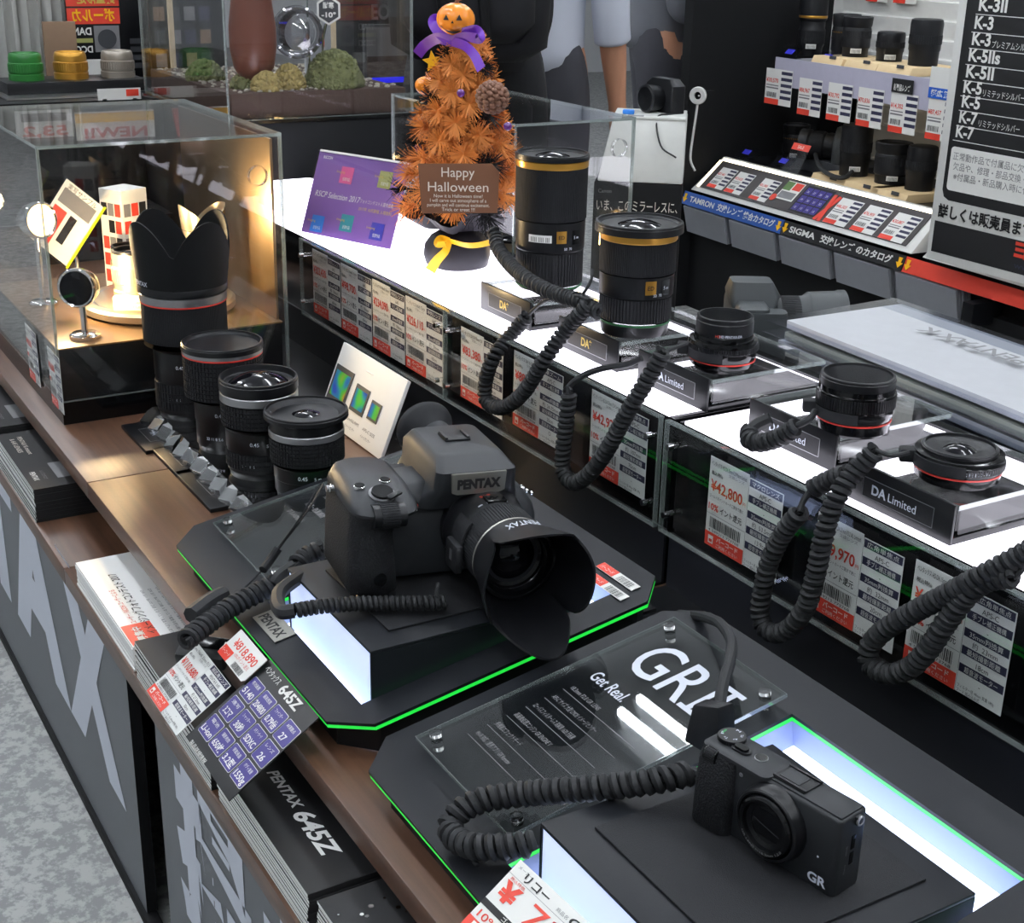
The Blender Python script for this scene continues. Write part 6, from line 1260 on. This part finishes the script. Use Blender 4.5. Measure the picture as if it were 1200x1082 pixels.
g = G(); g.box((.0, .0, 0), (.012, .085, .001), 'red', RZ(-18)); g.box((.0, .0, 0.001), (.012, .085, .001), 'red', RZ(8)); solo(g, 'red_ribbon', 'crossed red paper strips beside the purple tiled card', 'paper strip', M=SW @ T_(.535, .055, .0038))
for i, x in enumerate((.555, .655, .755)): mini_card(SW @ T_(x, .016, .0038), .080, .080, 'price card %s after the red crossed strips on the sloping lit box' % ords[i], 'price cards on the sloping lit box', 80 + i)
light_slope(.935, 1.8, 'second sloping lit price box partly hidden by the big notice')
# catalogue strips
def strip(x0, x1, m, words, tm, label):
    g = G(); g.box(((x1 - x0) / 2, 0, 0), (x1 - x0, .006, .036), m, RX(-20)); F = RX(-20) @ T_(0, -.0034, 0) @ FACE
    for s, x, w_ in words: g.text(s, .021, tm, F @ T_(x, -.007), 'L', w=w_, bold=.03)
    for x in (.012, x1 - x0 - .012): g.prism([(-.006, .012), (.006, .012), (.004, 0), (.011, 0), (0, -.013), (-.011, 0), (-.004, 0)][::-1], 0, .0008, 'yellow_satin', F @ T_(x, 0))
    solo(g, 'catalogue_strip', label, 'sign', M=U @ T_(x0, -.022, -.099))
strip(0, .445, 'strip_blue', (('TAMRON', .035, .115), ('交換レンズ 総合カタログ', .165, .25)), 'card_white', 'blue catalogue strip reading TAMRON under the sloping lit box')
strip(.448, .89, 'ink_black', (('SIGMA', .030, .100), ('交換レンズ のカタログ', .150, .255)), 'card_white', 'black catalogue strip reading SIGMA under the sloping lit box')
strip(.893, 1.75, 'ink_red', (), 'strip_orange', 'red catalogue strip below the big notice')
for i in range(5):
    x = .015 + i * .215; g = G(); n = 5
    for j in range(n): g.box((.095, .0 + j * .009, -.035 - j * .002), (.192 - (j % 2) * .004, .006, .075), 'bin_white' if j else 'bin_white', RX(14))
    solo(g, 'catalogue_bundle', 'bundle of white catalogues %s under the catalogue strips from the black side panel' % ords[i], 'catalogues', 'catalogue bundles under the shelf', M=U @ T_(x, -.028, -.122))
# lenses on the tiers
def small_lens(x, y, z, r, h, label, prof=0, gold=False, sticker=True, group='lenses on the shelf unit'):
    t = thing('camera_lens', label, 'camera lens', U @ T_(x, y, z), group)
    P = [[(0, 0), (r * .82, 0), (r * .84, h * .12), (r * .95, h * .18), (r * .95, h * .42), (r * .9, h * .44), (r * .9, h * .55), (r, h * .58), (r, h * .94), (r * .96, h), (r * .86, h), (r * .8, h * .95), (0, h * .93)], [(0, 0), (r * .9, 0), (r * .92, h * .2), (r, h * .24), (r, h * .7), (r * .96, h * .73), (r * 1.02, h * .8), (r * 1.06, h * .98), (r * 1.02, h), (r * .9, h), (r * .84, h * .95), (0, h * .93)], [(0, 0), (r * .88, 0), (r * .9, h * .3), (r * .95, h * .34), (r * .97, h * .9), (r * .92, h * .98), (r * .8, h), (0, h)]][prof]
    band(t, 'barrel', P, 'black_plastic'); g = G(); g.ribbed(r * (.955 if prof == 0 else 1.0 if prof == 1 else .965), h * .46 if prof else h * .20, h * .66 if prof else h * .41, 44, .0008, 'rubber', gap=.05); part(g, 'zoom_ring', t)
    if gold: band(t, 'gold_ring', [(r * 1.0, h * .60), (r * 1.015, h * .605), (r * 1.015, h * .635), (r * 1.0, h * .64)], 'gold', 'thin gold ring')
    if sticker: g = G(); badge(g, r * 1.005, h * .16, -38, .028, .012, 'card_white', '|||||||||', 'ink_black', .009, .022); part(g, 'sticker', t, 'white barcode sticker')
def riser(x, y, z, w_, d_, h_, label):
    g = G(); g.hexa([(-w_ / 2, -d_ / 2 - .01, 0), (w_ / 2, -d_ / 2 - .01, 0), (w_ / 2, d_ / 2, 0), (-w_ / 2, d_ / 2, 0), (-w_ / 2, -d_ / 2, h_), (w_ / 2, -d_ / 2, h_), (w_ / 2, d_ / 2, h_), (-w_ / 2, d_ / 2, h_)], 'beige', r=.001); g.box((w_ * .18, -d_ / 2 - .0065, h_ * .45), (w_ * .2, .002, h_ * .4), 'dark_grey', RX(-8)); solo(g, 'lens_riser', label, 'riser', 'beige lens risers on the shelf unit', M=U @ T_(x, y, z))
def px_x(u, v, y): return uat(u, v, y).x
yu = .27
ux = [px_x(u, v, yu) for u, v in ((940, 50), (982, 58), (1012, 66), (1052, 72), (1092, 75))]
for i, x in enumerate(ux[2:]): riser(x - .005, .235, UZ + .0003, .118, .15, .020, 'beige riser %s on the upper tier' % ('below the wide rimmed lens', 'below the squat lens', 'below the hooded lens')[i])
small_lens(ux[0], yu + .03, UZ + .0003, .038, .165, 'tall dark zoom lens with gold ring beside the black panel on the upper tier', 0, True)
small_lens(ux[1], yu + .02, UZ + .0003, .035, .118, 'zoom lens with gold ring second on the upper tier', 1, True, False)
small_lens(ux[2], yu - .03, UZ + .0208, .036, .098, 'wide rimmed lens third on the upper tier', 1)
small_lens(ux[3], yu - .03, UZ + .0208, .036, .070, 'squat lens fourth on the upper tier', 2)
small_lens(ux[4], yu - .03, UZ + .0208, .040, .108, 'hooded lens partly behind the big notice on the upper tier', 2, False, False)
yl = .25; lx = [px_x(u, v, yl) for u, v in ((888, 150), (920, 155), (1026, 190), (1066, 200), (1100, 205))]
for i, x in enumerate(lx[2:]): riser(x - .01, .175, LZ + .0003, .125, .13, .022, 'beige riser %s on the lower tier' % ('below the tall dark hood lens', 'below the ribbed lens', 'behind the big notice')[i])
small_lens(lx[0], yl + .08, LZ + .0003, .036, .135, 'tall lens in the dark corner of the lower tier', 0, False, False)
small_lens(lx[1], yl + .04, LZ + .0003, .036, .098, 'lens with gold ring and white numbers on the lower tier', 1, True)
small_lens(lx[2], yl - .07, LZ + .0228, .041, .128, 'tall lens with dark hood on the lower tier', 2)
small_lens(lx[3], yl - .06, LZ + .0228, .043, .100, 'ribbed broad lens on the lower tier', 1)
small_lens(lx[4], yl - .06, LZ + .0228, .038, .105, 'lens half hidden by the big notice on the lower tier', 2, False, False)
cx_ = px_x(985, 165, yl); t = thing('camera_on_shelf', 'black camera with long lens lying on a dark block in the lower tier', 'camera', U @ T_(cx_ + .02, yl + .0, LZ + .0355) @ RZ(-55)); g = G(); g.loft([rr_(-.062, .062, -.02, .022, z, .01) for z in (0, .002, .060)] + [rr_(-.03, .03, -.02, .02, .088, .008)], 'dslr_grey'); part(g, 'body', t, sharp=50)
g = G(T_(0, -.02, .036) @ RX(90)); g.lathe([(0, 0), (.033, 0), (.035, .02), (.033, .03), (.036, .034), (.036, .07), (.040, .075), (.040, .098), (.035, .099), (0, .090)], 'black_plastic'); g.ribbed(.0362, .036, .066, 44, .0008, 'rubber'); part(g, 'lens_barrel', t)
g = G(); g.loft([rr_(-.067, -.034, -.044, .02, z, .012) for z in (0, .055)] + [rr_(-.064, -.036, -.04, .02, .064, .01)], 'dslr_grey'); part(g, 'grip', t, sharp=60)
g = G(); g.box((0, 0, .0175), (.24, .15, .034), 'dark_grey', r=.002); solo(g, 'display_block', 'dark grey block under the camera in the lower tier', 'block', M=U @ T_(cx_ + .01, yl + .02, LZ + .0003))
g = G(); pts = [uat(u, v, y) for u, v, y in ((955, 178, .20), (960, 195, .12), (975, 206, .095), (990, 208, .11), (1000, 200, .16))]; g.tube(smooth(pts, 8), .006, 'cord_rubber'); solo(g, 'tether_cord', 'black tether cord drooping from the camera in the lower tier', 'cord', M=U)
for i, u in enumerate((892, 936)):
    for lev, (uu, vv, yy, zz) in enumerate(((u + 28, 60, .17, UZ + .0003), (u - 22, 172, .105, LZ + .013))):
        x = px_x(uu, vv, yy); g = G(); g.box((0, 0, .020), (.075, .0016, .044), 'film', RX(-48)); g.box((0, -.0012, .024), (.030, .0012, .016), 'blue_print', RX(-48)); g.box((0, .014, .001), (.075, .03, .0015), 'film'); solo(g, 'clear_stopper', 'clear plastic card holder with a blue mark, %s on the %s tier' % (('first', 'second')[i], ('upper', 'lower')[lev]), 'card holder', 'clear card holders on the tiers', M=U @ T_(x, yy, zz))
g = G(); g.box((.035, .04, 0), (.07, .08, .0008), 'film'); g.box((.035, .070, .0008), (.07, .018, .0008), 'red'); g.text('SALE', .012, 'card_white', T_(.035, .0655, .0012)); x = px_x(920, 172, .09); solo(g, 'sale_tag', 'clear tag with a red head leaning on the sloping lit box', 'tag', M=U @ T_(x, .083, .014) @ RX(62))
for i, (u, v) in enumerate(((897, 100), (936, 106), (970, 113), (1005, 119), (1043, 125), (1086, 138))):
    x = px_x(u, v, .13); w_ = .092 if i else .112; mini_card(U @ T_(x, .1305, UZ - .128 + (.012 if i == 0 else 0)) @ FACE, w_, .092, 'price card %s from the black side panel, hanging from the upper tier' % ords[i], 'price cards hanging from the upper tier', 100 + i)
for i, (u, s, m_, lb) in enumerate(((1046, '新製品レンズ', 'ink_black', 'black header card reading new lens on the upper tier strip'), (1090, '超広角', 'strip_blue2', 'white and blue header card on the upper tier strip'))):
    x = px_x(u, 95, .128); g = G(); g.box((.036, .016 if i == 0 else .035, 0), (.072, .032 if i == 0 else .070, .001), m_ if i == 0 else 'card_white'); 
    if i: g.quad(0, 0, .072, .024, 'strip_blue2', z=.0007)
    g.text(s, .016, 'card_white', T_(.036, .006, .0006), w=.056, bold=.03); solo(g, 'header_card', lb, 'card', M=U @ T_(x, .1275, UZ - .035) @ FACE)
for i, (u, v) in enumerate(((1013, 0), (1045, 2))): x = px_x(u, v, .42); mini_card(U @ T_(x, .425, uat(u, v, .425).z - .002) @ FACE, .085, .085, 'price card %s high on the slatted wall' % ords[i], 'price cards on the slatted wall', 120 + i)
# white ring on a cord at the panel end
p = at(818, 112, y=2.36); t = thing('ring_tag', 'white round tag on a white cord hanging beside the black side panel', 'tag', p); g = G(RZ(35) @ RX(90)); g.lathe([(.010, -.006), (.021, -.006), (.023, -.003), (.023, .003), (.021, .006), (.010, .006), (.010, -.006)], 'box_white', n=32); part(g, 'ring', t)
g = G(); g.tube(smooth([V((0, 0, -.022)), V((-.004, 0, -.06)), V((-.012, .0, -.12)), V((-.014, 0, -.17)), V((-.004, .01, -.20))], 6), .0032, 'box_white'); part(g, 'cord', t); g = G(); g.box((.004, .0, 0), (.004, .004, .004), 'box_white'); g.box((-.012, .028, .0), (.02, .06, .02), 'black_matte'); part(g, 'hook', t)
# ================================================================ the big notice
pl = at(1085, 302, y=2.3); tl = at(1118, 0, y=2.3); NM = T_(pl.x, 2.3, pl.z); t = thing('notice_board', 'big white notice board listing K-3 and K-5 camera prices in black rows', 'notice board', NM)
W_, H_ = .62, 1.0
g = G(FACE); g.box((W_ / 2, H_ / 2, -.008), (W_, H_, .016), 'box_white', r=.001); part(g, 'board', t)
Z0 = .0010
def nq(u, v): q = at(u, v, y=2.2995); return q.x - pl.x, q.z - pl.z
g = G(FACE); x0_, zt_ = nq(1103, 170); xr = W_ - .02
bx_, bz_ = nq(1103, 233)
g.prism([(bx_ + .02, bz_), (xr, bz_), (xr, H_ - .02), (bx_, H_ - .02), (bx_, bz_ + .02), (bx_ + .006, bz_ + .006)], 0, .0006, 'ink_black')
gx, gz = nq(1109, 222); hx_, hz_ = nq(1115, 171); g.prism([(p.x + (gx + W_ - .03) / 2, p.y + (gz + hz_) / 2) for p in rr_(-(W_ - .03 - gx) / 2, (W_ - .03 - gx) / 2, -(hz_ - gz) / 2, (hz_ - gz) / 2, 0, .008)], .0006, .0009, 'card_white')
kx, kz = nq(1091, 294); kx2, kz2 = nq(1091, 257); g.prism([(kx, kz), (W_ - .02, kz), (W_ - .02, kz2), (kx, kz2)], 0, .0006, 'ink_black')
rows = ((1147, 12, 'K-3II', .075, ''), (1142, 33, 'K-3', .05, ''), (1139, 52, 'K-3', .05, 'プレミアムシルバー'), (1135, 71, 'K-5IIs', .085, ''), (1132, 90, 'K-5II', .075, ''), (1129, 108, 'K-5', .05, 'リミテッドシルバー'), (1127, 125, 'K-5', .05, ''), (1124, 143, 'K-7', .05, 'リミテッドシルバー'), (1120, 160, 'K-7', .05, ''))
for u, v, s, w_, ex_ in rows:
    x, z = nq(u, v); g.text(s, .034, 'card_white', T_(x, z, Z0), 'L', w=w_ * .95, bold=.03)
    if ex_: g.text(ex_, .016, 'card_white', T_(x + w_ + .002, z - .002, Z0), 'L', w=.105)
    g.quad(x - .006, z - .0085, W_ - .04, z - .0070, 'card_white', z=Z0); g.text('最大 15,000円', .024, 'card_white', T_(x + .195, z + .002, Z0), 'L', w=.20, bold=.02)
for i, (v, s) in enumerate(((190, '正常動作品で付属品に欠品がなく、外観に傷のないもの'), (202, '欠品や、修理・部品交換・カビやクモリのあるものは減額'), (214, '※付属品・新品購入時に付属する、充電器・ケーブル等'))): x, z = nq(1117, v - 4); g.text(s, .0175, 'ink_grey', T_(x, z, Z0), 'L', w=.42)
x, z = nq(1099, 252); g.text('詳しくは販売員まで何なりと', .030, 'ink_black', T_(x, z, Z0), 'L', w=.36, bold=.03)
x, z = nq(1188, 300); g.text('ヨドバシ', .040, 'ink_red', T_(x, z, Z0), 'L', w=.16, bold=.05); x, z = nq(1188, 314); g.text('www.', .018, 'ink_navy', T_(x, z, Z0), 'L', w=.06)
part(g, 'notice_print', t, 'white lettering on black rows')
for x in (.12, .5): g = G(); g.box((x, .06, -.10), (.03, .09, .05), 'black_satin'); part(g, 'rear_bracket', t)
